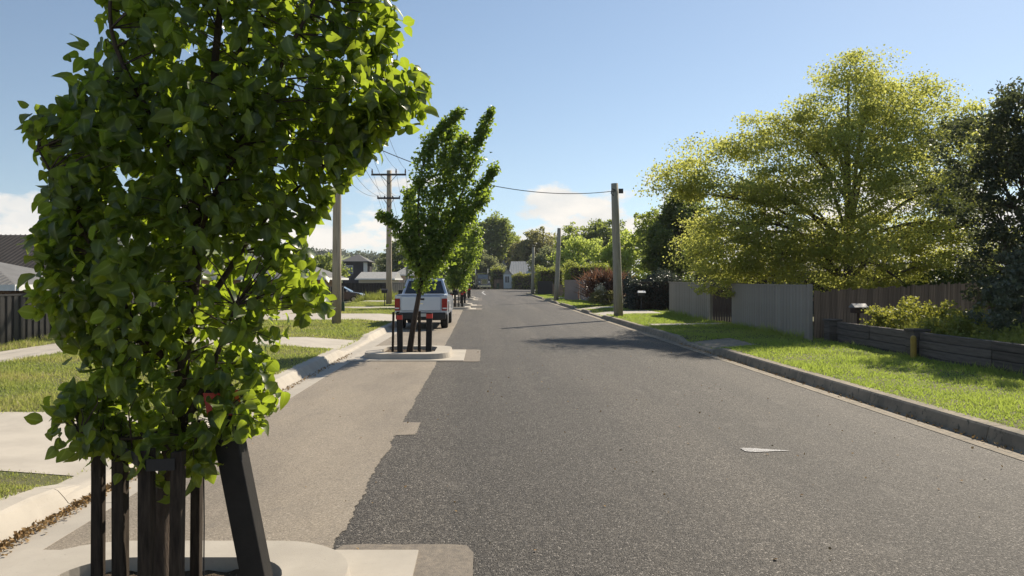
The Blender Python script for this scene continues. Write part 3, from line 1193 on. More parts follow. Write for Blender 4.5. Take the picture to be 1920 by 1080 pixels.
for x, nm in ((-1.852, 'left'), (-1.322, 'right')):
    o = MB().tube([(0, 0, 0), (.004, .0, .5), (0, 0, .93)], .0035, 6).build('wire_rod', 'wire')
    o.location = (x, 3.5, .05)
    tag(o, f'thin wire rod standing {nm} of the nearest tree stakes', 'rod')

for k, (iy, nm) in enumerate(((16.85, 'second'), (44.3, 'third'), (50.6, 'fourth'), (64.5, 'fifth'), (71.0, 'sixth'))):
    h = 1.0
    st = [(-2.02, -.25, .05, 'outer left'), (-1.93, .2, .07, 'inner left'), (-1.47, .25, .06, 'inner right'), (-1.40, -.3, .03, 'slim right')]
    if k > 2:
        st = st[:2] + st[2:3]
    for (x, dy, w_, p) in st:
        stake(x, iy + dy, h + random.uniform(-.06, .06) - (.0 if k else .08), w_, f'{p} one on the {nm} island', (random.uniform(-.03, .03), random.uniform(-.03, .03)))
    bollard(-1.22, iy - .15, .93, .13, (random.uniform(-.05, .02), 0), f'right side of the {nm} island')
    bollard(-1.84, iy - .35, .91, .12, (random.uniform(-.06, .0), 0), f'left side of the {nm} island')

# ------------------------------------------------------------------ generic trees and shrubs


def blob_tree(name, label, base, ells, m, ncl, per, size, trunk_r=.2, fork=.35, seed=0, cat='tree', group=None, cl=.45, flat=.6,
              bark='bark_grey', droop=.3, shell=.62, limbs_n=9, tmpl=(SMALL_V, SMALL_F), clvar=.5):
    """ells: (dx,dy,z,rx,ry,rz) relative to base. Leaf clumps spread through the crown, tied to limbs"""
    rg = np.random.default_rng(seed + 100)
    e = empty(name, base, 0, label, cat, group)
    vol = np.array([a[3] * a[4] * a[5] for a in ells]) ** .62
    pick = rg.choice(len(ells), ncl, p=vol / vol.sum())
    E = np.array(ells)[pick]
    d = unit(rg.normal(size=(ncl, 3)))
    rr = rg.uniform(0, 1, ncl) ** (1 / 3)
    rr = shell * np.maximum(rr, rg.uniform(.5, 1, ncl)) + (1 - shell) * rr
    # uneven outline
    bumpy = 1 + .3 * np.sin(d[:, 0] * 7 + E[:, 0]) * np.sin(d[:, 2] * 6 + 1) + rg.normal(0, .09, ncl)
    Cc = E[:, :3] + d * E[:, 3:6] * (rr * bumpy)[:, None]
    Cc[:, 2] = np.maximum(Cc[:, 2], .15)
    top = max(a[2] + a[5] for a in ells)
    m_ = MB()
    if trunk_r > 0:
        ctr = np.average(np.array(ells)[:, :3], axis=0, weights=vol)
        tp = [Vector((0, 0, 0)), Vector((ctr[0] * .15, ctr[1] * .15, top * .3)), Vector((ctr[0] * .6, ctr[1] * .6, top * .6)), Vector((ctr[0], ctr[1], top * .9))]
        t3 = smooth_path(tp, 4)
        m_.tube(t3, list(np.linspace(trunk_r, trunk_r * .12, len(t3))), 8)
        # limbs to far clumps
        far = rg.choice(ncl, min(limbs_n, ncl), replace=False)
        for f in far:
            tgt = Vector(Cc[f])
            k0 = min(len(t3) - 3, max(1, int(len(t3) * (fork * rg.uniform(.7, 1.7)) * min(1, tgt.z / top + .25))))
            s0 = t3[k0]
            mid = s0.lerp(tgt, .5) + Vector((0, 0, .12 * (tgt - s0).length))
            l3 = smooth_path([s0, mid, tgt], 5)
            m_.tube(l3, list(np.linspace(trunk_r * .38, trunk_r * .05, len(l3))), 5)
            # twigs
            for c in np.argsort(np.linalg.norm(Cc - Cc[f], axis=1))[1:7]:
                b0 = l3[int(rg.integers(4, 9))]
                m_.tube([b0, b0.lerp(Vector(Cc[c]), .6) + Vector((0, 0, .06)), Vector(Cc[c])], [trunk_r * .13, trunk_r * .08, trunk_r * .03], 4, cap=False)
        m_.build('trunk', bark, e, smooth=True)
    cnt = np.maximum(3, (per * rg.uniform(1 - clvar, 1 + clvar, ncl))).astype(int)
    P = np.repeat(Cc, cnt, axis=0)
    csz = np.repeat(cl * rg.uniform(.45, 1.4, ncl), cnt)
    off_ = unit(rg.normal(size=(len(P), 3))) * (rg.uniform(0, 1, len(P)) ** .55)[:, None] * csz[:, None] * np.array([1, 1, flat])
    P = P + off_
    P[:, 2] = np.maximum(P[:, 2], .05)
    r_ = (np.repeat(rg.uniform(0, 1, ncl), cnt) * .5 + rg.uniform(0, 1, len(P)) * .5)
    me = leaves_mesh('crown', P, size, droop=droop, outward=unit(off_) * .5, rnd=r_, tmpl=tmpl)
    tag(obj('crown', me, m, e), kind='stuff')
    return e


def gz(x, y):
    return zg(x, y)


# big yellow-green tree behind the metal fence
blob_tree('oak_tree', 'big spreading yellow-green tree behind the grey metal fence', (12.85, 26, .2),
          # crown
          [(.2, 0, 4.0, 4.3, 3.8, 2.6), (.0, 0, 7.0, 2.5, 2.4, 2.0), (1.2, 0, 7.6, 1.6, 1.5, 1.4), (-4.0, -.3, 5.2, 2.3, 1.8, 1.1), (-3.6, .2, 3.2, 2.0, 2.2, 1.9),
           (3.4, 0, 5.7, 2.0, 2.0, 1.6), (3.2, -.3, 2.6, 2.4, 2.4, 1.4), (-1.2, -1.0, 2.2, 3.0, 2.0, 1.4), (2.4, .8, 2.0, 3.2, 2.0, 1.3), (-4.2, .5, 2.2, 1.4, 1.6, 1.4), (0, -2.4, 3.9, 2.8, 1.2, 2.2), (-.2, -1.6, 6.0, 1.8, 1.0, 1.4), (-2.6, -1, 3.4, 2.2, 1.5, 1.6), (-5.6, -.3, 4.9, 1.3, .8, .45), (-1.9, 0, 6.6, 1.2, 1.0, .8), (4.4, 0, 6.8, 1.0, 1.0, .5), (-2.7, 0, 7.0, .9, .7, .3), (2.5, 0, 8.3, 1.1, .7, .3), (3.8, 0, 7.6, 1.3, .8, .35), (5.2, 0, 7.1, 1.3, .8, .3),
           (-3.6, 0, 6.4, 1.2, .8, .35), (-5.2, 0, 5.8, 1.0, .7, .3), (-6.3, -.3, 4.6, 1.2, .6, .25), (.0, 0, 9.0, .9, .7, .5), (5.6, 0, 5.6, 1.4, 1.0, .5)],
          'leaf_oak', 1000, 165, .078, .20, .4, 1, cl=.85, flat=.40, limbs_n=40, shell=.5, clvar=.7)
blob_tree('bronze_tree', 'dark bronze-leaved tree cut off by the right edge', (12.9, 17.2, .2),
          [(0, 0, 3.4, 1.9, 1.8, 2.1), (.3, 0, 5.0, 1.3, 1.3, 1.0), (-.7, -.3, 1.9, 1.3, 1.3, .9), (1.9, .4, 4.9, 2.0, 2, 1.7), (-.3, -.4, 5.3, 1.1, 1.1, .8), (-.7, .5, 4.8, 1.1, 1.2, 1.1), (-.5, .2, 3.6, 1.6, 1.4, 1.2)], 'leaf_bronze', 560, 70, .075, .16, .35, 2, cl=.34, flat=.7, limbs_n=26)
blob_tree('broadleaf_tree', 'dark green rounded tree left of the yellow-green one', (12.0, 45, .2),
          [(0, 0, 3.6, 2.1, 2.0, 2.6), (.3, 0, 5.6, 1.5, 1.5, 1.4), (-1.1, 0, 2.6, 1.1, 1.2, 1.6)], 'leaf_dark', 300, 60, .16, .2, .35, 3, cl=.5, limbs_n=14)
blob_tree('willow_tree', 'pale green willowy tree behind the nearer right pole', (15.2, 80, .2),
          [(0, 0, 3.8, 3.2, 2.6, 3.0), (1.2, 0, 5.4, 2.0, 1.8, 1.7), (-1.8, 0, 3.4, 2.0, 1.8, 2.4), (2.6, 0, 3, 1.6, 1.6, 2.2)], 'leaf_light', 300, 50, .22, .22, .35, 4, cl=.65, droop=1.2, limbs_n=14)
blob_tree('willow_tree', 'bright green tree between the two right poles', (13.2, 100, .2),
          [(0, 0, 4.2, 3.4, 2.6, 3.3), (-1.6, 0, 3.2, 2.0, 1.8, 2.0)], 'leaf_light', 230, 44, .26, .22, .35, 5, cl=.7, limbs_n=10)
blob_tree('willow_tree', 'tall mid-green tree behind the bright green one', (18.6, 150, .2),
          [(0, 0, 7.4, 4.2, 4, 5.4), (4.5, 0, 6.4, 3.6, 3, 4.8)], 'leaf_mid', 330, 42, .42, .3, .35, 6, cl=1.1, limbs_n=10)
blob_tree('gum_tree', 'brownish olive tree rising over the white cottage', (12.6, 172, .2),
          [(0, 0, 8.0, 4.6, 4, 5.0), (-3.4, 0, 6.5, 3, 3, 4)], 'leaf_brown', 320, 40, .45, .3, .35, 7, cl=1.2, limbs_n=12)
blob_tree('gum_tree', 'yellowish tree right of the tall dark one', (6.4, 185, .2),
          [(0, 0, 8.4, 3.6, 3.4, 5.2)], 'leaf_mid', 220, 40, .45, .3, .35, 8, cl=1.2, limbs_n=10)
blob_tree('broadleaf_tree', 'tall dark green tree above the truck', (1.4, 178, .2),
          [(0, 0, 10.4, 5.0, 4.4, 6.2), (-2.8, 0, 8, 3.4, 3.2, 5), (2.2, 0, 13.2, 3, 3, 3.4)], 'leaf_green', 420, 44, .46, .4, .35, 9, cl=1.3, limbs_n=12)
blob_tree('olive_tree', 'grey-green olive tree between the two far right poles', (10.0, 118, .2),
          [(0, 0, 4.0, 2.7, 2.5, 2.9)], 'leaf_olive', 190, 40, .28, .2, .35, 10, cl=.7, limbs_n=8)
blob_tree('pine_tree', 'dark tree top showing behind the pale willow', (24.5, 150, .2),
          [(0, 0, 8.5, 4.0, 3.6, 5.4)], 'leaf_green', 220, 40, .42, .3, .35, 11, cl=1.1, limbs_n=8)
blob_tree('broadleaf_tree', 'dark tree filling the gap by the metal fence end', (18.5, 70, .2),
          [(0, 0, 4.6, 3.2, 3, 3.6), (-2.4, 0, 6.2, 1.6, 1.6, 2.0)], 'leaf_mid', 240, 44, .24, .24, .35, 12, cl=.7, limbs_n=10)
blob_tree('olive_tree', 'small grey-green tree behind the truck', (-.2, 160, .1),
          [(0, 0, 4.6, 3.4, 3, 2.8), (2.6, 0, 4.2, 2.4, 2.4, 2.2)], 'leaf_olive', 170, 40, .34, .24, .35, 13, cl=.9, limbs_n=8)
blob_tree('broadleaf_tree', 'green tree behind the silver ute, below the pear crown', (-6.4, 150, .1),
          [(0, 0, 5, 4.2, 4, 4.4), (-3.5, 0, 3.6, 3, 3, 3)], 'leaf_mid', 230, 40, .4, .3, .35, 14, cl=1, limbs_n=8)
blob_tree('pine_tree', 'dark conifer behind the transformer pole', (-15.6, 135, -.8),
          [(0, 0, 6, 2.6, 2.4, 4.6), (.4, 0, 3.5, 3.2, 3, 2.6)], 'leaf_dark', 230, 40, .34, .3, .35, 15, cl=.8, limbs_n=8)
blob_tree('gum_tree', 'pale sparse gum right of the dark two-storey house', (-18.2, 140, -1),
          [(0, 0, 5.4, 1.8, 1.8, 2.8), (1.6, 0, 4, 1.4, 1.4, 2)], 'leaf_olive', 130, 30, .3, .22, .35, 16, cl=.8, limbs_n=8)
blob_tree('broadleaf_tree', 'dark rounded tree left of the two-storey house', (-23.5, 108, -1),
          [(0, 0, 3.8, 3.3, 3, 2.8), (-3, 0, 3.0, 2.4, 2.4, 2.2), (-6, 0, 3.2, 2.6, 2.4, 2.2)], 'leaf_green', 300, 42, .3, .25, .35, 17, cl=.8, limbs_n=8)
# shrubs and hedges


def hedge(name, label, x0, x1, y0, y1, z0, z1, m, n_, size, seed, group=None, cat='hedge', rough=.13, rz=0):
    rg = np.random.default_rng(seed)
    cx, cy = (x0 + x1) / 2, (y0 + y1) / 2
    e = empty(name, (cx, cy, z0), rz, label, cat, group)
    hx, hy, h = (x1 - x0) / 2, (y1 - y0) / 2, z1 - z0
    MB().box(-hx + .14, hx - .14, -hy + .14, hy - .14, .02, h - .14, .05, .05).build('branches', 'bark', e)
    P = rg.uniform(-1, 1, (n_, 3))
    ax = rg.choice(3, n_, p=[.35, .35, .3])
    sg = np.where(rg.uniform(0, 1, n_) < .5, -1, 1)
    sg = np.where(ax == 2, 1, sg)
    P[np.arange(n_), ax] = sg * (1 - np.abs(rg.normal(0, .05, n_)))
    P = P * np.array([hx, hy, h / 2]) + np.array([0, 0, h / 2])
    bump_ = rough * (np.sin(P[:, 0] * 3.1) + np.sin(P[:, 1] * 2.7 + 1) + np.sin(P[:, 2] * 4 + P[:, 0] * 2))
    P += rg.normal(0, .05 + size * .5, P.shape)
    P[:, 2] += bump_ * (P[:, 2] / h)
    P[:, 2] = np.maximum(P[:, 2], .03)
    tag(obj('foliage', leaves_mesh('foliage', P, size, droop=0), m, e), kind='stuff')
    return e


hedge('hedge', 'clipped dark blue-green hedge behind the white letterbox', 7.7, 10.2, 37.9, 40.4, .18, 1.78, 'leaf_hedge_dark', 9000, .09, 1)
hedge('hedge', 'clipped yellow-green hedge top above the grey panel fence', 7.3, 10.5, 62, 66, .18, 2.95, 'leaf_hedge', 6000, .14, 2)
hedge('hedge', 'tall dark green hedge behind the charcoal panel', 6.5, 9.2, 84, 90, .18, 3.0, 'leaf_hedge', 5000, .17, 3)
hedge('hedge', 'golden hedge hanging over the white cottage fence', 6.0, 11.4, 143.6, 145.0, .1, 2.7, 'leaf_hedge_gold', 3500, .24, 4)
hedge('hedge', 'green hedge between the truck and the cottage', 2.0, 4.3, 149.5, 152, .1, 4.0, 'leaf_hedge', 2200, .28, 5)
hedge('hedge', 'low dark shrub bank behind the parked truck', -6, -1.4, 158, 161, .1, 3.2, 'leaf_hedge', 2200, .3, 6)

# bronze flax: long strap leaves in a fountain
e = empty('flax_bush', (7.7, 46.0, .18), 0, 'red-brown spiky flax bush beside the grey panel fence', 'bush')
n = 2300
th = RNG.uniform(0, 2 * math.pi, n)
el = RNG.uniform(.05, 1.5, n)
d = np.stack([np.cos(th) * np.cos(el), np.sin(th) * np.cos(el), np.sin(el)], 1)
c0 = np.stack([RNG.normal(0, .45, n), RNG.normal(0, .3, n), RNG.uniform(.3, 1.35, n)], 1)
nn = np.cross(d, RNG.normal(size=(n, 3)))
STR_V = np.array([(-.5, 0, 0), (.5, 0, 0), (.4, .55, .03), (-.4, .55, .03), (0, 1, -.12)])
STR_F4 = np.array([(0, 1, 2), (0, 2, 3), (3, 2, 4)])
c0 *= 1.22
S = np.stack([np.full(n, .06), RNG.uniform(.55, 1.0, n), np.full(n, .8)], 1)
V, F = scatter(STR_V, STR_F4, c0, frames(d, nn), S)
tag(obj('foliage', np_mesh('foliage', V, F, np.repeat(RNG.uniform(0, 1, n), 3)), 'leaf_flax', e), kind='stuff')
mb = MB()
for k in range(5):
    a = k * 1.3
    mb.tube([(math.cos(a) * .25, math.sin(a) * .2, 0), (math.cos(a) * .4, math.sin(a) * .3, 1.2)], [.06, .03], 6)
mb.build('stem', 'bark', e)
V = RNG.normal(size=(500, 3)) * .14 + np.array([-.55, -1.05, .95])
obj('blossom', leaves_mesh('blossom', V, .1, droop=0), 'petal', e)
tag(e.children[-1], kind='stuff')
blob_tree('shrub', 'low pinkish shrub at the foot of the right pole', (7.2, 42.6 - 2.9 + 5, .18), [(0, 0, .5, .8, .8, .5)], 'leaf_brown', 60, 30, .09, 0, seed=31, cat='shrub', cl=.2)
blob_tree('shrub', 'rounded yellow-green shrub next to the letterbox in the garden bed', (9.75, 16.6, .45), [(0, 0, .42, .95, .8, .40), (.5, -.3, .3, .7, .6, .3), (-.5, .2, .28, .5, .5, .3)], 'leaf_hedge_gold', 190, 44, .06, 0, seed=32, cat='shrub', cl=.16)
blob_tree('shrub', 'grey-green leafy shrub at the right edge above the garden wall', (10.2, 14.0, .5), [(0, 0, .75, .8, .8, .7), (.6, .3, 1.1, .7, .7, .8)], 'leaf_grey', 150, 44, .075, .04, seed=33, cat='shrub', cl=.22, limbs_n=10)
blob_tree('ivy', 'dark ivy climbing over the paling fence', (14.6, 23.0, .2), [(0, .4, 1.0, 1.3, .35, .8), (1.2, .9, 1.1, 1.3, .35, .9)], 'leaf_dark', 160, 50, .085, 0, seed=34, cat='ivy', cl=.25)
blob_tree('ivy', 'dark climber in the shade at the far end of the paling fence', (16.4, 23.6, .2), [(0, .2, 1.0, 1.6, .5, 1.1)], 'leaf_dark', 130, 46, .09, 0, seed=35, cat='ivy', cl=.3)

# garden bed behind the sleeper wall
V = np.array([(8.66, 5, .5), (8.66, 17.9, .52), (17, 5, .45), (17, 24, .3), (8.66, 18.3, .4)])
mb = MB().poly([(8.66, 4, .5), (17.5, 4, .5), (17.5, 18.4, .5), (8.86, 18.4, .5)])
tag(mb.build('garden_bed', 'mulch', fix=False), kind='structure')


def bedz(x, y_):
    return .5


PAV_BK = PAVED
PAVED = []
grass('ground_cover', 'low green and yellow grassy plants filling the garden bed', 'grass_tall', 8.72, 12.5, 7.5, 15.6, 900, 9, h=.26, wd=.02, zf=bedz, ref=9)
PAVED = PAV_BK
blob_tree('shrub', 'low yellow-green ground cover patch spilling over the garden wall', (9.4, 12.6, .5), [(0, 0, .12, .6, 1.6, .2), (.9, .6, .16, .8, 1.4, .24)], 'leaf_hedge_gold', 140, 36, .055, 0, seed=36, cat='shrub', cl=.16)
for (bx_, by_, sd, lb) in ((9.1, 10.6, 41, 'leafy green clump above the wall, nearest the right edge'), (9.2, 14.6, 42, 'leafy clump right behind the yellow marker post'),
                           (9.9, 11.8, 43, 'yellow-flecked clump deeper in the garden bed')):
    blob_tree('shrub', lb, (bx_, by_, .5), [(0, 0, .2, .6, .7, .28), (.3, .5, .22, .5, .6, .3)], 'leaf_hedge_gold' if sd != 41 else 'leaf_hedge', 90, 40, .06, 0, seed=sd, cat='shrub', cl=.16)
# grit and fallen leaves on the road
n = 420
P = np.stack([RNG.uniform(-2.7, 5.0, n), RNG.uniform(3.5, 22, n), np.full(n, .012)], 1)
me = leaves_mesh('road_grit', P, .02, droop=0, up=6, jitter=.8)
tag(obj('road_grit', me, 'litter'), 'scattered grit and leaf scraps on the road', 'grit', kind='stuff')

# ------------------------------------------------------------------ right-hand walls and fences


def place_along(a, b):
    A, B = Vector((a[0], a[1], 0)), Vector((b[0], b[1], 0))
    d = B - A
    return A, d.length, math.atan2(d.y, d.x)


def board_fence(name, label, a, b, z0, z1a, z1b, step, thick, m, part, gap=.004, cat='fence', rail=True, ribbed=False, cap=None, group=None, jit=.01, offs=.0):
    """a row of separate upright boards from a to b"""
    A, Ln, rz = place_along(a, b)
    e = empty(name, (A.x, A.y, z0), rz, label, cat, group)
    n_ = max(1, round(Ln / step))
    st = Ln / n_
    meshes = {}
    for i in range(n_):
        t = (i + .5) / n_
        h = (z1a + (z1b - z1a) * t) - z0 + (random.uniform(-jit, jit) if jit else 0)
        key = round(h / .02)
        if key not in meshes:
            m_ = MB()
            w2 = st / 2 - gap
            if ribbed:
                r1 = w2 * .55
                pr = [(-w2, 0), (-r1 - .02, 0), (-r1, -thick), (r1, -thick), (r1 + .02, 0), (w2, 0), (w2, .006), (-w2, .006)]
                k = len(pr)
                m_.v = [(x, y_, 0) for x, y_ in pr] + [(x, y_, key * .02) for x, y_ in pr]
                m_.f = [(i_, (i_ + 1) % k, k + (i_ + 1) % k, k + i_) for i_ in range(k)] + [tuple(range(k)), tuple(reversed(range(k, 2 * k)))]
            else:
                m_.box(-w2, w2, -thick / 2, thick / 2, 0, key * .02)
            import bmesh
            me = m_.mesh(part)
            bm = bmesh.new()
            bm.from_mesh(me)
            bmesh.ops.recalc_face_normals(bm, faces=bm.faces)
            bm.to_mesh(me)
            bm.free()
            me.materials.append(MATS[m])
            meshes[key] = me
        o = obj(part, meshes[key], None, e)
        o.location = (t * Ln, random.uniform(-offs, offs), random.uniform(-jit, jit) * .3)
    if rail:
        for zz in (.3, .8):
            hh = (min(z1a, z1b) - z0) * zz
            MB().box(0, Ln, thick / 2 + .008 + offs, thick / 2 + .05 + offs, hh, hh + .08).build('rail', m, e)
    if cap:
        ha, hb = z1a - z0, z1b - z0
        MB().hexa([(-.01, -thick - .012, ha), (Ln + .01, -thick - .012, hb), (Ln + .01, .03, hb), (-.01, .03, ha)],
                  [(-.01, -thick - .012, ha + .045), (Ln + .01, -thick - .012, hb + .045), (Ln + .01, .03, hb + .045), (-.01, .03, ha + .045)]).build('capping', cap, e)
    return e


board_fence('metal_fence', 'grey ribbed metal fence nearest the paling fence, right of the gate', (8.62, 25.6), (8.22, 18.75), .17, 1.55, 1.55, .24, .012, 'fence_grey', 'sheet', ribbed=True, cap='fence_grey', jit=0, gap=.003)
board_fence('metal_fence', 'grey ribbed metal fence left of the dark gate', (8.35, 33.1), (8.42, 27.5), .17, 1.60, 1.58, .24, .012, 'fence_grey', 'sheet', ribbed=True, cap='fence_grey', jit=0, gap=.003)
board_fence('metal_fence', 'short return of the metal fence beside the gate, with intercom', (9.3, 26.1), (8.66, 25.64), .17, 1.56, 1.56, .2, .012, 'fence_grey', 'sheet', ribbed=True, cap='fence_grey', jit=0, gap=.003)
e = MB().box(-.06, .06, -.035, 0, -.09, .09).build('intercom', 'silver_metal')
e.location = (8.70, 25.62, 1.1)
e.rotation_euler = (0, 0, R(36))
tag(e, 'small pale intercom box on the metal fence by the gate', 'intercom')
MB().box(-.035, .035, -.041, -.036, -.03, .05).build('screen', 'glass_dark', e)
board_fence('garden_gate', 'dark slatted gate in the gap of the metal fence', (8.5, 27.3), (9.3, 26.3), .2, 1.45, 1.45, .11, .025, 'brown_paint', 'slat', gap=.012, cat='gate', jit=0)
# gate posts
for (x, y_, nm) in ((8.45, 27.36, 'left'), (8.24, 18.62, 'end')):
    o = MB().box(-.05, .05, -.05, .05, 0, 1.44).build('fence_post', 'fence_grey', bevel=.005)
    o.location = (x, y_, .17)
    tag(o, 'square grey post at the gate side of the metal fence' if nm == 'left' else 'square grey post where metal fence meets paling fence', 'post')
board_fence('paling_fence', 'weathered brown paling fence behind the garden bed', (8.4, 18.75), (17.4, 24.4), .2, 1.42, 1.72, .125, .02, 'paling', 'paling', gap=.004, jit=.035, offs=.009)
# sleeper retaining wall: separate sleepers on pillars


def sleeper_wall(label, y0, y1, x0, x1, z0, n_, ln):
    A, Ln, rz = place_along((x0, y0), (x1, y1))
    e = empty('sleeper_wall', (A.x, A.y, z0), rz, label, 'retaining wall', 'sleeper walls round the garden bed')
    k = max(1, round(Ln / ln))
    me = MB().box(-Ln / k / 2 + .006, Ln / k / 2 - .006, -.06, .06, .004, .148).mesh('sleeper')
    me.materials.append(MATS['sleeper'])
    for c in range(n_):
        for i in range(k):
            o = obj('sleeper', me, None, e, bevel=.008)
            o.location = ((i + .5) * Ln / k, random.uniform(-.012, .012), c * .152 - .08)
            o.rotation_euler = (0, 0, random.uniform(-.004, .004))
    return e


def pillar(x, y_, h, label):
    e = empty('pillar', (x, y_, .1), 0, label, 'pillar')
    z = 0
    i = 0
    while z < h - .05:
        MB().box(-.15, .15, -.15, .15, z + .003, z + .147).build('sleeper', 'sleeper', e, bevel=.008).rotation_euler = (0, 0, random.uniform(-.02, .02))
        z += .15
        i += 1
    MB().box(-.17, .17, -.17, .17, z + .002, z + .05).build('cap', 'sleeper', e, bevel=.008)
    return e


sleeper_wall('low timber sleeper wall running out of frame at right', 4.0, 14.35, 8.45, 8.53, .17, 4, 2.07)
sleeper_wall('low timber sleeper wall between the two pillars', 14.75, 18.0, 8.55, 8.68, .17, 4, 1.63)
pillar(8.55, 14.55, .62, 'squat timber pillar behind the yellow marker post')
pillar(8.62, 18.22, .62, 'squat timber pillar at the end of the wall by the paling fence')
o = MB().tube([(0, 0, 0), (0, 0, .40), (0, 0, .44), (0, 0, .46)], [.055, .055, .045, .02], 12).build('marker_post', 'yellow_post', smooth=False)
o.location = (8.30, 14.25, .18)
tag(o, 'short yellow marker post in front of the timber wall', 'marker post')


def letterbox(x, y_, z, h, label, body, roof, s=1.0, rz=0):
    e = empty('letterbox', (x, y_, z), rz, label, 'letterbox')
    MB().box(-.025, .025, -.025, .025, 0, h).build('post', body, e)
    MB().box(-.15 * s, .15 * s, -.11 * s, .11 * s, h, h + .13 * s).build('box', body, e, bevel=.005)
    m_ = MB().extrude_x([(-.15 * s, h + .13 * s), (.15 * s, h + .13 * s), (.15 * s, h + .145 * s), (0, h + .23 * s), (-.15 * s, h + .145 * s)], -.17 * s, .17 * s)
    m_.build('roof', roof, e)
    MB().box(-.1 * s, .1 * s, -.112 * s - .004, -.111 * s, h + .08 * s, h + .10 * s).build('slot', 'plastic_dark', e)
    return e


letterbox(9.15, 18.0, .45, .46, 'brown letterbox with silver roof standing in the garden bed', 'brown_paint', 'silver_metal')
letterbox(8.05, 36.6 + .9, .18, .75, 'white-topped letterbox in front of the clipped dark hedge', 'trim_dark', 'trim_white', 1.1)
letterbox(-5.95, 44.9, .14, .8, 'dark letterbox on a thin post left of the silver ute', 'plastic_dark', 'plastic_dark', 1.2)

# farther panel fences on the right
board_fence('panel_fence', 'mauve-grey panel fence left of the flax bush', (6.45, 58.2), (7.55, 57.6), .15, 1.75, 1.75, 1.14, .05, 'fence_panel_grey', 'panel', jit=0, rail=False)
board_fence('panel_fence', 'mauve-grey panel fence running behind the flax bush', (7.62, 57.5), (8.2, 48.4), .15, 1.75, 1.72, 1.5, .05, 'fence_panel_grey', 'panel', jit=0, rail=False)
board_fence('panel_fence', 'charcoal panel fence beside the farthest right pole', (5.95, 80), (7.5, 79.2), .15, 1.65, 1.65, 1.6, .05, 'fence_dark', 'panel', jit=0, rail=False)
board_fence('picket_fence', 'dark picket fence between charcoal and mauve panels', (7.4, 78), (8.0, 60), .15, 1.3, 1.3, .22, .03, 'paling', 'picket', gap=.03)
board_fence('boundary_wall', 'grey low boundary wall by the flax, under its leaves', (7.75, 48.0), (8.55, 46.9), .15, 1.0, 1.0, .6, .1, 'fence_panel_grey', 'panel', jit=0, rail=False, cat='wall')

# ------------------------------------------------------------------ power poles and wires


def pole(label, x, y_, h, r0, r1, m, lean=(0, 0), arms=(), group='timber power poles'):
    z0 = zg(x, y_)
    e = empty('power_pole', (x, y_, z0 - .02), 0, label, 'power pole', group)
    pts = [(lean[0] * t, lean[1] * t, h * t) for t in (0, .25, .5, .75, 1)]
    MB().tube(pts, [r0 + (r1 - r0) * t for t in (0, .25, .5, .75, 1)], 14).build('post', m, e, smooth=True)
    for (z, half, kind) in arms:
        cx = lean[0] * z / h
        a = MB().box(cx - half, cx + half, -r1 - .13, -r1 - .02, z - .06, z + .06).build('crossarm', 'iron', e)
        MB().tube([(cx + half * .45, -r1 - .075, z - .04), (cx, -r1 - .02, z - .6)], .02, 6).build('brace', 'iron', e)
        MB().tube([(cx - half * .45, -r1 - .075, z - .04), (cx, -r1 - .02, z - .6)], .02, 6).build('brace', 'iron', e)
        ins = (-.95, .42, .95) if kind == 'hv' else (-.95, -.35, .35, .95)
        for q_ in ins:
            hh = .38 if kind == 'hv' else .16
            MB().tube([(cx + half * q_, -r1 - .075, z + .05), (cx + half * q_, -r1 - .075, z + hh * .5), (cx + half * q_, -r1 - .075, z + hh)],
                      [.03, .055, .03], 8).build('insulator', 'ceramic', a)
    return e


PL1 = (-5.18, 26.2)
PL2 = (-6.2, 48.9)
PL3 = (-9.6, 94.0)
pole('tall timber power pole nearest on the left verge', *PL1, 8.9, .165, .13, 'pole_wood', (.05, 0), ((8.6, 1.15, 'hv'), (6.85, .95, 'lv')))
pole('tall timber power pole with two crossarms, second on the left', *PL2, 8.85, .20, .16, 'pole_wood', (.02, 0), ((8.55, 1.15, 'hv'), (7.0, .75, 'lv')))
p3 = pole('grey pole with transformer box far on the left', *PL3, 7.6, .2, .17, 'pole_wood_grey', (0, 0), ((7.2, 1.2, 'hv'),))
MB().box(-.35, .5, -.75, -.2, 5.5, 6.4).build('transformer', 'fence_grey', p3, bevel=.04)
pole('slim grey pole among the trees far on the left', -16.0, 135, 7.5, .13, .1, 'pole_wood_grey', (0, 0), ((7.2, .8, 'hv'),))
pole('stout grey timber pole nearest on the right verge', 5.86, 31.9, 5.75, .20, .15, 'pole_wood_grey', (-.17, 0))
pole('grey timber pole, middle of the right row', 5.66, 57, 5.6, .19, .15, 'pole_wood_grey', (.25, 0))
pole('grey timber pole, farthest of the right row', 5.72, 85, 5.4, .19, .15, 'pole_wood_grey', (.12, 0))
rp = [o for o in COL.objects if o.get('label') == 'stout grey timber pole nearest on the right verge'][0]
MB().tube([(-.17, -.16, 5.45), (-.32, -.22, 5.5), (-.36, -.22, 5.3), (-.25, -.2, 5.2)], .02, 6).build('bracket', 'iron', rp)
MB().box(-.03, .16, -.24, -.17, 5.3, 5.5).build('fuse_box', 'iron', rp)


def wire(a, b, sag, label, group, r=.011, n_=16):
    A, B = Vector(a), Vector(b)
    pts = []
    for i in range(n_ + 1):
        t = i / n_
        p = A.lerp(B, t)
        p.z -= sag * 4 * t * (1 - t)
        pts.append(p)
    o = MB().tube([p - A for p in pts], r, 5).build('power_line', 'wire')
    o.location = A
    return tag(o, label, 'power line', group)


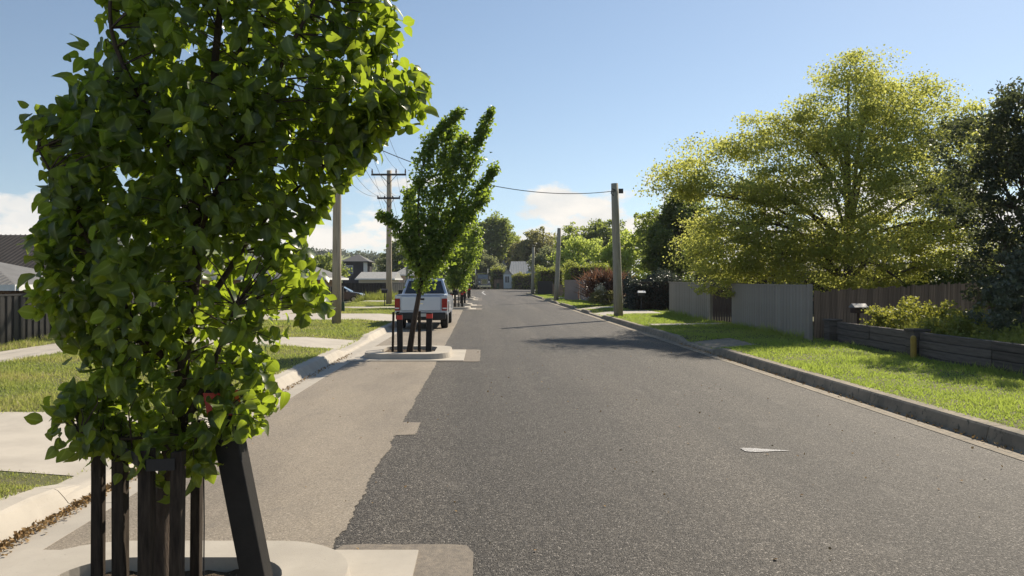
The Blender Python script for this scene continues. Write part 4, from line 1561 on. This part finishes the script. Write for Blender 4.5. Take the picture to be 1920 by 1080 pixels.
for q_, nm in ((-.95, 'leftmost'), (-.35, 'second from left'), (.35, 'second from right'), (.95, 'rightmost')):
    wire((PL1[0] + .04 + .95 * q_, PL1[1] - .2, 7.12), (PL2[0] + .75 * q_, PL2[1] - .24, 7.28), .75,
         f'lower power line between the first and second left poles, the {nm} one', 'lower lines, first span', .009)
    wire((PL2[0] + .75 * q_, PL2[1] - .24, 7.28), (PL3[0] + .8 * q_, PL3[1] - .24, 6.3), .9,
         f'lower power line beyond the second left pole, the {nm} one', 'lower lines, second span', .009)
    wire((PL1[0] + .04 + .95 * q_, PL1[1] - .2, 7.12), (-3.2 + .75 * q_, 2, 7.2), .6,
         f'lower power line over the nearest verge, toward the camera, the {nm} one', 'lower lines, nearest span', .009)
for q_, nm in ((-.95, 'left'), (.42, 'middle'), (.95, 'right')):
    wire((PL1[0] + .05 + 1.15 * q_, PL1[1] - .2, 9.1), (PL2[0] + 1.15 * q_, PL2[1] - .24, 9.05), .55,
         f'upper power line between the first and second left poles, the {nm} one', 'upper lines, first span', .009)
    wire((PL2[0] + 1.15 * q_, PL2[1] - .24, 9.05), (PL3[0] + 1.15 * q_, PL3[1] - .24, 7.7), .8,
         f'upper power line beyond the second left pole, the {nm} one', 'upper lines, second span', .009)
wire((PL1[0] + .1, PL1[1] - .15, 7.0), (5.70, 31.75, 5.55), .85, 'dark service cable crossing the street to the nearer right pole', None, .015, 24)

o = MB().box(-.09, .09, -.07, .07, 0, .5, .015, .015).build('service_pillar', 'green_plastic', bevel=.02)
o.location = (-6.95, 36.8, .14)
tag(o, 'small green service pillar beside the nearest left pole', 'pillar')

# ------------------------------------------------------------------ left fences
board_fence('sheet_fence', 'dark ribbed sheet fence at the left edge below the houses', (-11.75, 9.0), (-11.75, 33.0), .10, 1.32, 1.32, .27, .035, 'fence_dark', 'sheet', ribbed=True, cap='fence_dark', jit=0, gap=.002)
board_fence('sheet_fence', 'dark ribbed sheet fence ending beside the nearest left pole', (-11.75, 33.2), (-8.55, 45.6), .0, 1.32, 1.32, .3, .035, 'fence_dark', 'sheet', ribbed=True, cap='fence_dark', jit=0, gap=.002)
board_fence('sheet_fence', 'dark boundary fence behind the parked dark car', (-17.5, 80), (-9.9, 79.5), -.5, 1.38, 1.42, .3, .035, 'fence_dark', 'sheet', ribbed=True, cap='fence_dark', jit=0, gap=.002)
board_fence('sheet_fence', 'paler grey boundary fence behind the second left pole', (-9.8, 79.5), (-6.4, 84), -.3, 1.45, 1.5, .3, .035, 'fence_grey', 'sheet', ribbed=True, cap='fence_grey', jit=0, gap=.002)

# ------------------------------------------------------------------ houses


def hip_roof(m_, x0, x1, y0, y1, z0, z1, hipx0, hipx1, t=.0):
    """eaves rectangle at z0, ridge along x between x0+hipx0 and x1-hipx1"""
    ym = (y0 + y1) / 2
    a, b, c, d = (x0, y0, z0), (x1, y0, z0), (x1, y1, z0), (x0, y1, z0)
    r0, r1 = (x0 + hipx0, ym, z1), (x1 - hipx1, ym, z1)
    m_.poly([a, b, r1, r0]).poly([c, d, r0, r1])
    m_.poly([b, c, r1]).poly([d, a, r0])
    m_.poly([d, c, b, a])
    return m_


def ribs(x0, x1, y0, y1, z0, z1, hx0, hx1, step, h=.022, rmin=-1e9):
    """standing ribs on the front slope"""
    out = []
    x = max(x0 + .1, rmin)
    ym = (y0 + y1) / 2
    while x < x1 - .05:
        t = 1.0
        if hx0 > 0:
            t = min(t, (x - x0) / hx0)
        if hx1 > 0:
            t = min(t, (x1 - x) / hx1)
        A = Vector((x, y0, z0 + .012))
        B = Vector((x, y0 + (ym - y0) * t, z0 + (z1 - z0) * t + .012))
        if (B - A).length > .1:
            out.append(MB().hexa([A + Vector((-.02, 0, -.02)), A + Vector((.02, 0, -.02)), B + Vector((.02, 0, -.02)), B + Vector((-.02, 0, -.02))],
                    [A + Vector((-.01, 0, h)), A + Vector((.01, 0, h)), B + Vector((.01, 0, h)), B + Vector((-.01, 0, h))]))
        x += step
    return out


def window(parent, x0, x1, y_, z0, z1, frame='trim_white'):
    f = MB()
    t = .06
    f.box(x0 - t, x1 + t, y_ - .05, y_ - .003, z0 - t, z0)
    f.box(x0 - t, x1 + t, y_ - .05, y_ - .003, z1, z1 + t)
    f.box(x0 - t, x0, y_ - .05, y_ - .003, z0 + .001, z1 - .001)
    f.box(x1, x1 + t, y_ - .05, y_ - .003, z0 + .001, z1 - .001)
    f.box((x0 + x1) / 2 - .03, (x0 + x1) / 2 + .03, y_ - .045, y_ - .004, z0 + .001, z1 - .001)
    o = f.build('window', frame, parent)
    MB().poly([(x0, y_ - .02, z0), (x1, y_ - .02, z0), (x1, y_ - .02, z1), (x0, y_ - .02, z1)]).build('pane', 'window_glass', o, fix=False)
    return o


def house(label, x0, x1, y0, y1, z0, ze, zr, wall, roof, hips=(3, 3), over=.5, wins=(), rib=None, fascia='trim_dark', chimney=None, cat='house'):
    e = empty('house', ((x0 + x1) / 2, y0, z0), 0, label, cat)
    ox, oy = -(x0 + x1) / 2, -y0
    X0, X1, Y1 = x0 + ox, x1 + ox, y1 + oy
    h, r_ = ze - z0, zr - z0
    MB().box(X0, X1, 0, Y1, 0, h - .02).build('wall', wall, e)
    rf = hip_roof(MB(), X0 - over, X1 + over, -over, Y1 + over, h, r_, hips[0], hips[1]).build('roof', roof, e)
    if rib:
        for rb in ribs(X0 - over, X1 + over, -over, Y1 + over, h, r_, hips[0], hips[1], rib, rmin=-(y1 * .68) + ox):
            rb.build('rib', roof, rf)
    MB().box(X0 - over - .04, X1 + over + .04, -over - .1, -over - .002, h - .16, h + .02).build('gutter', fascia, rf)
    MB().box(X1 + over + .002, X1 + over + .1, -over - .002, Y1 + over, h - .16, h + .02).build('gutter', fascia, rf)
    for (a, b, c, d) in wins:
        window(e, a, b, 0, c, d)
    if chimney:
        cx, cy, cz, cw = chimney
        MB().box(cx - cw, cx + cw, cy - cw, cy + cw, h + .3, cz).box(cx - cw * 1.2, cx + cw * 1.2, cy - cw * 1.2, cy + cw * 1.2, cz + .002, cz + .15).build('chimney', wall, rf)
    return e


house('house with long dark ribbed metal roof at the left edge', -36, -15.9, 27.6, 36, -1.05, 1.62, 3.66, 'brick_wall', 'roof_dark', (4.5, 2.6), .5,
      ((3.5, 5.0, 1.0, 2.1), (7.0, 8.6, 1.0, 2.1)), .21)
house('brick house with pale grey roof behind the left fence', -24, -14.2, 22.2, 27.0, -1.05, 1.56, 2.4, 'brick_wall', 'roof_grey', (3, 2.8), .5,
      ((2.2, 3.4, .9, 2.0),), .21, 'trim_white')
house('tan brick house with grey roof seen past the nearest tree', -23.5, -13.3, 60, 69, -1.0, 1.92, 3.9, 'wall_tan', 'roof_grey', (4.5, 4.5), .6,
      ((1.0, 2.6, 1.0, 2.1), (-3, -1.2, 1, 2.1)), .3, 'trim_white')
hd = house('dark two-storey house with hipped tile roof', -24.6, -20.4, 130, 136.5, -1.6, 5.05, 6.4, 'wall_dark', 'roof_tile', (2.4, 2.4), .45,
      ((-1.7, -.35, 4.5, 5.9), (-.6, .5, 1.1, 2.4)), None)
MB().box(1.55, 2.2, -.02, .3, 1.2, 6.55).build('cladding', 'trim_white', hd)
house('low cream shed with white trim left of the second pole', -16.6, -12.2, 99, 108, -1.0, 1.95, 2.9, 'wall_cream', 'roof_pale', (.02, .02), .4,
      ((1.0, 1.9, 1.2, 2.0),), None, 'trim_white', cat='shed')
house('pinkish house with pale hipped metal roof behind the second pole', -13.2, -9.6, 112, 120, -.9, 2.6, 4.1, 'wall_pink', 'roof_pale', (2, 2), .4,
      ((-.4, .9, 1.6, 2.6),), .4, 'trim_white')
# far end of the street
ct = house('white weatherboard cottage with pale metal roof at the street end', 5.6, 12.6, 147.5, 154, .05, 3.0, 5.6, 'wall_white', 'roof_white', (.6, .6), .4,
      ((-.4, 1.0, 1.2, 2.4),), .5, 'trim_white', (2.6, 3.2, 6.2, .35))
e = empty('cottage_porch', (4.9, 146.6, .02), 0, 'small gabled white porch with tall window, left of the cottage', 'porch')
MB().box(-.75, .75, 0, 3, 0, 2.9).build('wall', 'wall_white', e)
mb = MB()
mb.poly([(-1, -.3, 2.8), (0, -.3, 4.1), (0, 3.3, 4.1), (-1, 3.3, 2.8)]).poly([(0, -.3, 4.1), (1, -.3, 2.8), (1, 3.3, 2.8), (0, 3.3, 4.1)])
mb.poly([(-.75, -.01, 2.905), (.75, -.01, 2.905), (0, -.01, 3.95)])
mb.build('roof', 'roof_white', e, fix=False)
window(e, -.45, .35, 0, 1.3, 2.5)
e2 = empty('board_fence', (7.5, 146.2, .02), 0, 'low pale fence below the golden hedge at the street end', 'fence')
for k in range(8):
    o = MB().box(-.3, .3, -.03, .03, 0, 1.0).build('board', 'wall_white', e2)
    o.location = (-1.6 + k * .62, 0, 0)
e3 = empty('board_fence', (3.3, 147, .02), 0, 'grey paling fence between truck and cottage porch', 'fence')
for k in range(7):
    o = MB().box(-.14, .14, -.03, .03, 0, 1.9).build('board', 'paling', e3)
    o.location = (-.9 + k * .3, 0, 0)
house('old grey house with steep roof and chimney behind the cottage', -.5, 9.5, 176, 184, .1, 4.2, 7.8, 'wall_stone', 'roof_tile', (4, 4), .4, ((-2, -.8, 1.5, 3), (1.5, 2.8, 1.5, 3)), None, 'trim_white', (3.0, 2.5, 8.8, .5))
e = empty('house', (4.6, 172, .1), 0, 'pale gable of the old house behind the cottage', 'house')
MB().box(-1.4, 1.4, 0, 4, 0, 4.2).build('wall', 'wall_stone', e)
MB().poly([(-1.9, -.3, 4.1), (.3, -.3, 6.6), (.3, 4, 6.6), (-1.9, 4, 4.1)]).poly([(.3, -.3, 6.6), (1.9, -.3, 4.1), (1.9, 4, 4.1), (.3, 4, 6.6)]).poly([(-1.4, -.02, 4.2), (1.4, -.02, 4.2), (.3, -.02, 6.4)]).build('roof', 'roof_pale', e, fix=False)
o = MB().box(-.3, .3, -.3, .3, 0, 1.1, .03, .03).box(-.33, .33, -.36, .33, 1.102, 1.18).build('wheelie_bin', 'green_plastic', bevel=.02)
o.location = (3.0, 145.0, .0)
tag(o, 'green bin standing on the road edge near the truck', 'bin')
# house wall behind the gate
house('dark shaded house glimpsed through the garden gate', 11.5, 20, 33, 40, .2, 2.1, 2.9, 'wall_dark', 'roof_dark', (3, 3), .5, ((-3, -1.5, .7, 1.6),), None, 'trim_dark')

# ------------------------------------------------------------------ vehicles


def wheel(parent, x, y_, r, w_, side):
    t = MB().tube([(x - w_ / 2, y_, r), (x - w_ / 2 + .03, y_, r), (x + w_ / 2 - .03, y_, r), (x + w_ / 2, y_, r)], [r - .04, r, r, r - .04], 24)
    o = t.build('wheel', 'rubber', parent, smooth=False)
    MB().tube([(x + side * (w_ / 2 - .01), y_, r), (x + side * (w_ / 2 + .012), y_, r)], [r * .62, r * .52], 16).build('rim', 'rim', o)
    return o


ute = empty('ute', (-2.13, 25.5, .0), 0, 'silver dual-cab ute parked along the left kerb', 'ute')
W2 = .90
# tub and lower cab body as one outline with wheel arches
prof = [(.04, .60), (.50, .60)]
for cy in (1.02,):
    pass


def arch(cy, r, z, n_=8):
    return [(cy - r * math.cos(math.pi * i / n_), z + r * math.sin(math.pi * i / n_)) for i in range(n_ + 1)]


prof = [(.03, .56)] + arch(1.05, .45, .50) + arch(4.15, .45, .50) + [(5.05, .50), (5.18, .62), (5.18, .86), (5.0, 1.02), (3.75, 1.14), (1.62, 1.16), (1.60, 1.19), (.02, 1.19)]
MB().extrude_x(prof, -W2, W2).build('body', 'car_silver', ute, bevel=.035)
# cabin
MB().hexa([(-.86, 1.62, 1.15), (.86, 1.62, 1.15), (.86, 3.85, 1.13), (-.86, 3.85, 1.13)],
          [(-.66, 1.86, 1.76), (.66, 1.86, 1.76), (.66, 2.95, 1.78), (-.66, 2.95, 1.78)]).build('cabin', 'car_silver', ute, bevel=.05)
MB().hexa([(-.74, 1.600, 1.20), (.74, 1.600, 1.20), (.74, 1.66, 1.20), (-.74, 1.66, 1.20)],
          [(-.59, 1.81, 1.69), (.59, 1.81, 1.69), (.59, 1.86, 1.69), (-.59, 1.86, 1.69)]).build('rear_window', 'glass_dark', ute, bevel=.01)
for s_ in (-1, 1):
    MB().poly([(s_ * .862, 1.80, 1.20), (s_ * .862, 3.55, 1.20), (s_ * .69, 2.95, 1.71), (s_ * .69, 1.98, 1.71)]).build('side_window', 'glass_dark', ute, fix=False)
MB().poly([(-.78, 3.80, 1.17), (.78, 3.80, 1.17), (.62, 2.99, 1.74), (-.62, 2.99, 1.74)]).build('windscreen', 'glass_dark', ute, fix=False)
tg = MB().box(-.70, .70, -.012, .05, .64, 1.17).build('tailgate', 'car_silver', ute, bevel=.03)
MB().box(-.12, .12, -.03, -.013, 1.02, 1.09).build('handle', 'plastic_dark', tg, bevel=.008)
MB().box(-.07, .07, -.02, -.0125, .88, .93).build('badge', 'chrome', tg, bevel=.01)
MB().box(-.84, .84, .0, 1.60, 1.192, 1.225, .03, .02).build('tonneau_cover', 'car_silver', ute, bevel=.012)
for s_ in (-1, 1):
    l = MB().box(min(s_ * .72, s_ * .905), max(s_ * .72, s_ * .905), -.02, .10, .66, 1.08).build('tail_light', 'lamp_red', ute, bevel=.02)
    MB().box(min(s_ * .75, s_ * .89), max(s_ * .75, s_ * .89), -.026, -.021, .72, .765).build('reversing_lens', 'lamp_clear', l)
    m_ = MB().box(min(s_ * .95, s_ * 1.16), max(s_ * .95, s_ * 1.16), 3.30, 3.42, 1.13, 1.33).box(min(s_ * .80, s_ * .96), max(s_ * .80, s_ * .96), 3.35, 3.40, 1.16, 1.20)
    m_.build('mirror', 'plastic_dark', ute, bevel=.02)
    MB().box(min(s_ * .84, s_ * .935), max(s_ * .84, s_ * .935), .58, 1.52, .93, .975).build('arch_flare', 'car_silver', ute, bevel=.012)
bp = MB().box(-.86, .86, -.10, .08, .36, .60).build('rear_bumper', 'plastic_dark', ute, bevel=.03)
MB().box(-.19, .19, -.108, -.101, .46, .57).build('number_plate', 'plate', bp)
MB().tube([(0, -.25, .40), (0, -.08, .40)], .03, 8).build('tow_bar', 'iron', bp)
MB().box(-.70, .70, .2, 4.9, .32, .50).build('chassis', 'plastic_dark', ute)
for yy in (2.05, 2.8):
    m_ = MB().box(-.72, .72, yy - .035, yy + .035, 1.855, 1.885)
    for s_ in (-.58, .58):
        m_.box(s_ - .03, s_ + .03, yy - .03, yy + .03, 1.77, 1.854)
    m_.build('roof_rack', 'plastic_dark', ute)
for s_ in (-1, 1):
    for yy in (1.05, 4.15):
        wheel(ute, s_ * .76, yy, .375, .25, s_)

car = empty('car', (-13.0, 68, -.32), 0, 'dark blue hatchback parked behind the fence by tall grass', 'car')
# local: length along x, front at +x
CP = [(-2.05, .30), (-1.75, .25), (-1.68, .30)] + [(-1.3 - .36 * math.cos(math.pi * i / 8), .30 + .36 * math.sin(math.pi * i / 8)) for i in range(9)] + \
     [(1.30 - .36 * math.cos(math.pi * i / 8), .30 + .36 * math.sin(math.pi * i / 8)) for i in range(9)] + \
     [(2.02, .28), (2.10, .48), (2.02, .72), (1.75, .86), (.95, .98), (-1.85, 1.0), (-2.08, .75)]
m_ = MB()
k = len(CP)
m_.v = [(x, -.86, z) for x, z in CP] + [(x, .86, z) for x, z in CP]
m_.f = [tuple(range(k)), tuple(reversed(range(k, 2 * k)))] + [(i, k + i, k + (i + 1) % k, (i + 1) % k) for i in range(k)]
m_.build('body', 'car_blue', car, bevel=.05)
MB().hexa([(-1.85, -.80, .98), (1.0, -.80, .96), (1.0, .80, .96), (-1.85, .80, .98)], [(-1.35, -.60, 1.46), (.15, -.60, 1.46), (.15, .60, 1.46), (-1.35, .60, 1.46)]).build('cabin', 'car_blue', car, bevel=.05)
MB().poly([(.98, -.72, 1.0), (.98, .72, 1.0), (.20, .56, 1.44), (.20, -.56, 1.44)]).build('windscreen', 'window_glass', car, fix=False).location = (.03, 0, .02)
MB().poly([(-1.6, -.805, 1.02), (.75, -.805, 1.02), (.12, -.64, 1.40), (-1.3, -.64, 1.40)]).build('side_window', 'glass_dark', car, fix=False).location = (0, -.015, .01)
for s_ in (-.66, .66):
    MB().box(1.88, 2.08, s_ - .18, s_ + .18, .60, .78, .03, .03).build('headlight', 'lamp_clear', car, bevel=.03)
MB().box(2.02, 2.13, -.7, .7, .30, .46).build('front_bumper', 'car_silver', car, bevel=.03)
MB().box(.62, .78, -1.0, -.86, .98, 1.12).build('mirror', 'car_silver', car, bevel=.02)
for sx in (-1.3, 1.3):
    for s_ in (-1, 1):
        t = MB().tube([(sx, s_ * .76 - .1, .31), (sx, s_ * .76 + .1, .31)], .31, 20).build('wheel', 'rubber', car)
        MB().tube([(sx, s_ * .87, .31), (sx, s_ * .875, .31)], .2, 14).build('rim', 'rim', t)

tk = empty('truck', (.35, 141.2, .0), R(8), 'dark bonneted truck with chrome grille parked at the street end', 'truck')
MB().box(-.75, .75, .25, 2.2, .9, 2.05, .06, .0).build('bonnet', 'truck_paint', tk, bevel=.08)
MB().box(-1.18, 1.18, .5, 1.7, .85, 1.25, .02, .1).build('mudguard', 'truck_paint', tk, bevel=.08)
gr = MB().box(-.55, .55, .12, .25, .95, 2.0).build('grille', 'chrome', tk, bevel=.03)
for k in range(7):
    MB().box(-.46 + k * .14, -.39 + k * .14, .10, .119, 1.02, 1.94).build('bar', 'plastic_dark', gr)
MB().box(-1.22, 1.22, -.12, .12, .42, .86).build('front_bumper', 'chrome', tk, bevel=.05)
cb = MB().box(-1.1, 1.1, 2.2, 4.2, .9, 3.0, .06, .10, .05).build('cab', 'truck_paint', tk, bevel=.08)
for s_ in (-1, 1):
    MB().poly([(s_ * .04, 2.21, 2.15), (s_ * .98, 2.21, 2.15), (s_ * .95, 2.26, 2.85), (s_ * .04, 2.26, 2.85)]).build('windscreen', 'window_glass', tk, fix=False).location = (0, -.03, 0)
    MB().box(s_ * .92 - .16, s_ * .92 + .16, .40, .52, 1.30, 1.56).build('headlight', 'lamp_clear', tk, bevel=.03)
    MB().tube([(s_ * 1.22, 3.9, .9), (s_ * 1.22, 3.9, 4.0)], .09, 10).build('exhaust_stack', 'chrome', tk)
    MB().box(s_ * 1.35 - .11, s_ * 1.35 + .11, 2.35, 2.42, 1.9, 2.6).build('mirror', 'chrome', tk, bevel=.02)
    wheel(tk, s_ * 1.02, 1.1, .52, .3, s_)
    wheel(tk, s_ * 1.0, 6.0, .52, .45, s_)
    wheel(tk, s_ * 1.0, 7.3, .52, .45, s_)
    MB().tube([(s_ * .98, 2.6, .62), (s_ * .98, 4.6, .62)], .3, 14).build('fuel_tank', 'chrome', tk)
MB().box(-1.05, 1.05, 2.10, 2.32, 2.95, 3.1).build('sun_visor', 'chrome', tk)
MB().box(-.5, .5, 1.8, 9.0, .62, .88).build('chassis', 'plastic_dark', tk)
MB().box(-1.2, 1.2, 4.6, 12, 1.1, 3.3).build('load_box', 'plastic_dark', tk, bevel=.03)

# ------------------------------------------------------------------ hills
V, F = [], []
xs = np.linspace(-700, 40, 60)
ys = np.linspace(300, 1400, 40)


def hz(x, y_):
    a = 26 * math.exp(-((x + 190) / 190) ** 2) * sstep(320, 500, y_)
    b = 30 * math.exp(-((x + 480) / 190) ** 2) * sstep(360, 760, y_)
    c = 14 * sstep(600, 1100, y_) * (1 - sstep(-60, 40, x))
    return -2.6 + a + b + c + 1.5 * math.sin(x * .021 + y_ * .013)


for y_ in ys:
    for x in xs:
        V.append((x, y_, hz(x, y_)))
nx = len(xs)
for j in range(len(ys) - 1):
    for i in range(nx - 1):
        a = j * nx + i
        F.append((a, a + 1, a + nx + 1, a + nx))
tag(obj('hill', np_mesh('hill', np.array(V), np.array(F), smooth=True), 'field'), kind='structure')
# woods on the hill, read as one mass; a grazing paddock is left open
P = []
rg = np.random.default_rng(5)
cnt = 0
while cnt < 620:
    x, y_ = rg.uniform(-420, -10), rg.uniform(310, 720)
    field_ = 370 < y_ < 560 and -125 < x < -70 + (y_ - 400) * -.1
    if field_ and rg.uniform() < .97:
        continue
    hgt = rg.uniform(5, 10)
    c = np.array([x, y_, hz(x, y_)])
    k = 46
    d = unit(rg.normal(size=(k, 3))) * rg.uniform(.4, 1, (k, 1)) * np.array([hgt * .42, hgt * .42, hgt * .40])
    P.append(c + d + np.array([0, 0, hgt * .55]))
    cnt += 1
P = np.concatenate(P)
tag(obj('woodland', leaves_mesh('woodland', P, 1.7, droop=0), 'leaf_wood'), 'grey-green wooded hillside beyond the houses', 'woodland', kind='stuff')

# ------------------------------------------------------------------ air
hz_m = bpy.data.materials.new('haze')
hz_m.use_nodes = True
hz_m.node_tree.nodes.clear()
_o = hz_m.node_tree.nodes.new('ShaderNodeOutputMaterial')
_v = hz_m.node_tree.nodes.new('ShaderNodeVolumePrincipled')
_v.inputs['Color'].default_value = (.82, .88, .95, 1)
_v.inputs['Density'].default_value = .0002
hz_m.node_tree.links.new(_v.outputs[0], _o.inputs['Volume'])
MATS['haze'] = hz_m
tag(MB().box(-1600, 1600, -120, 2300, -8, 60).build('haze', 'haze'), kind='stuff')
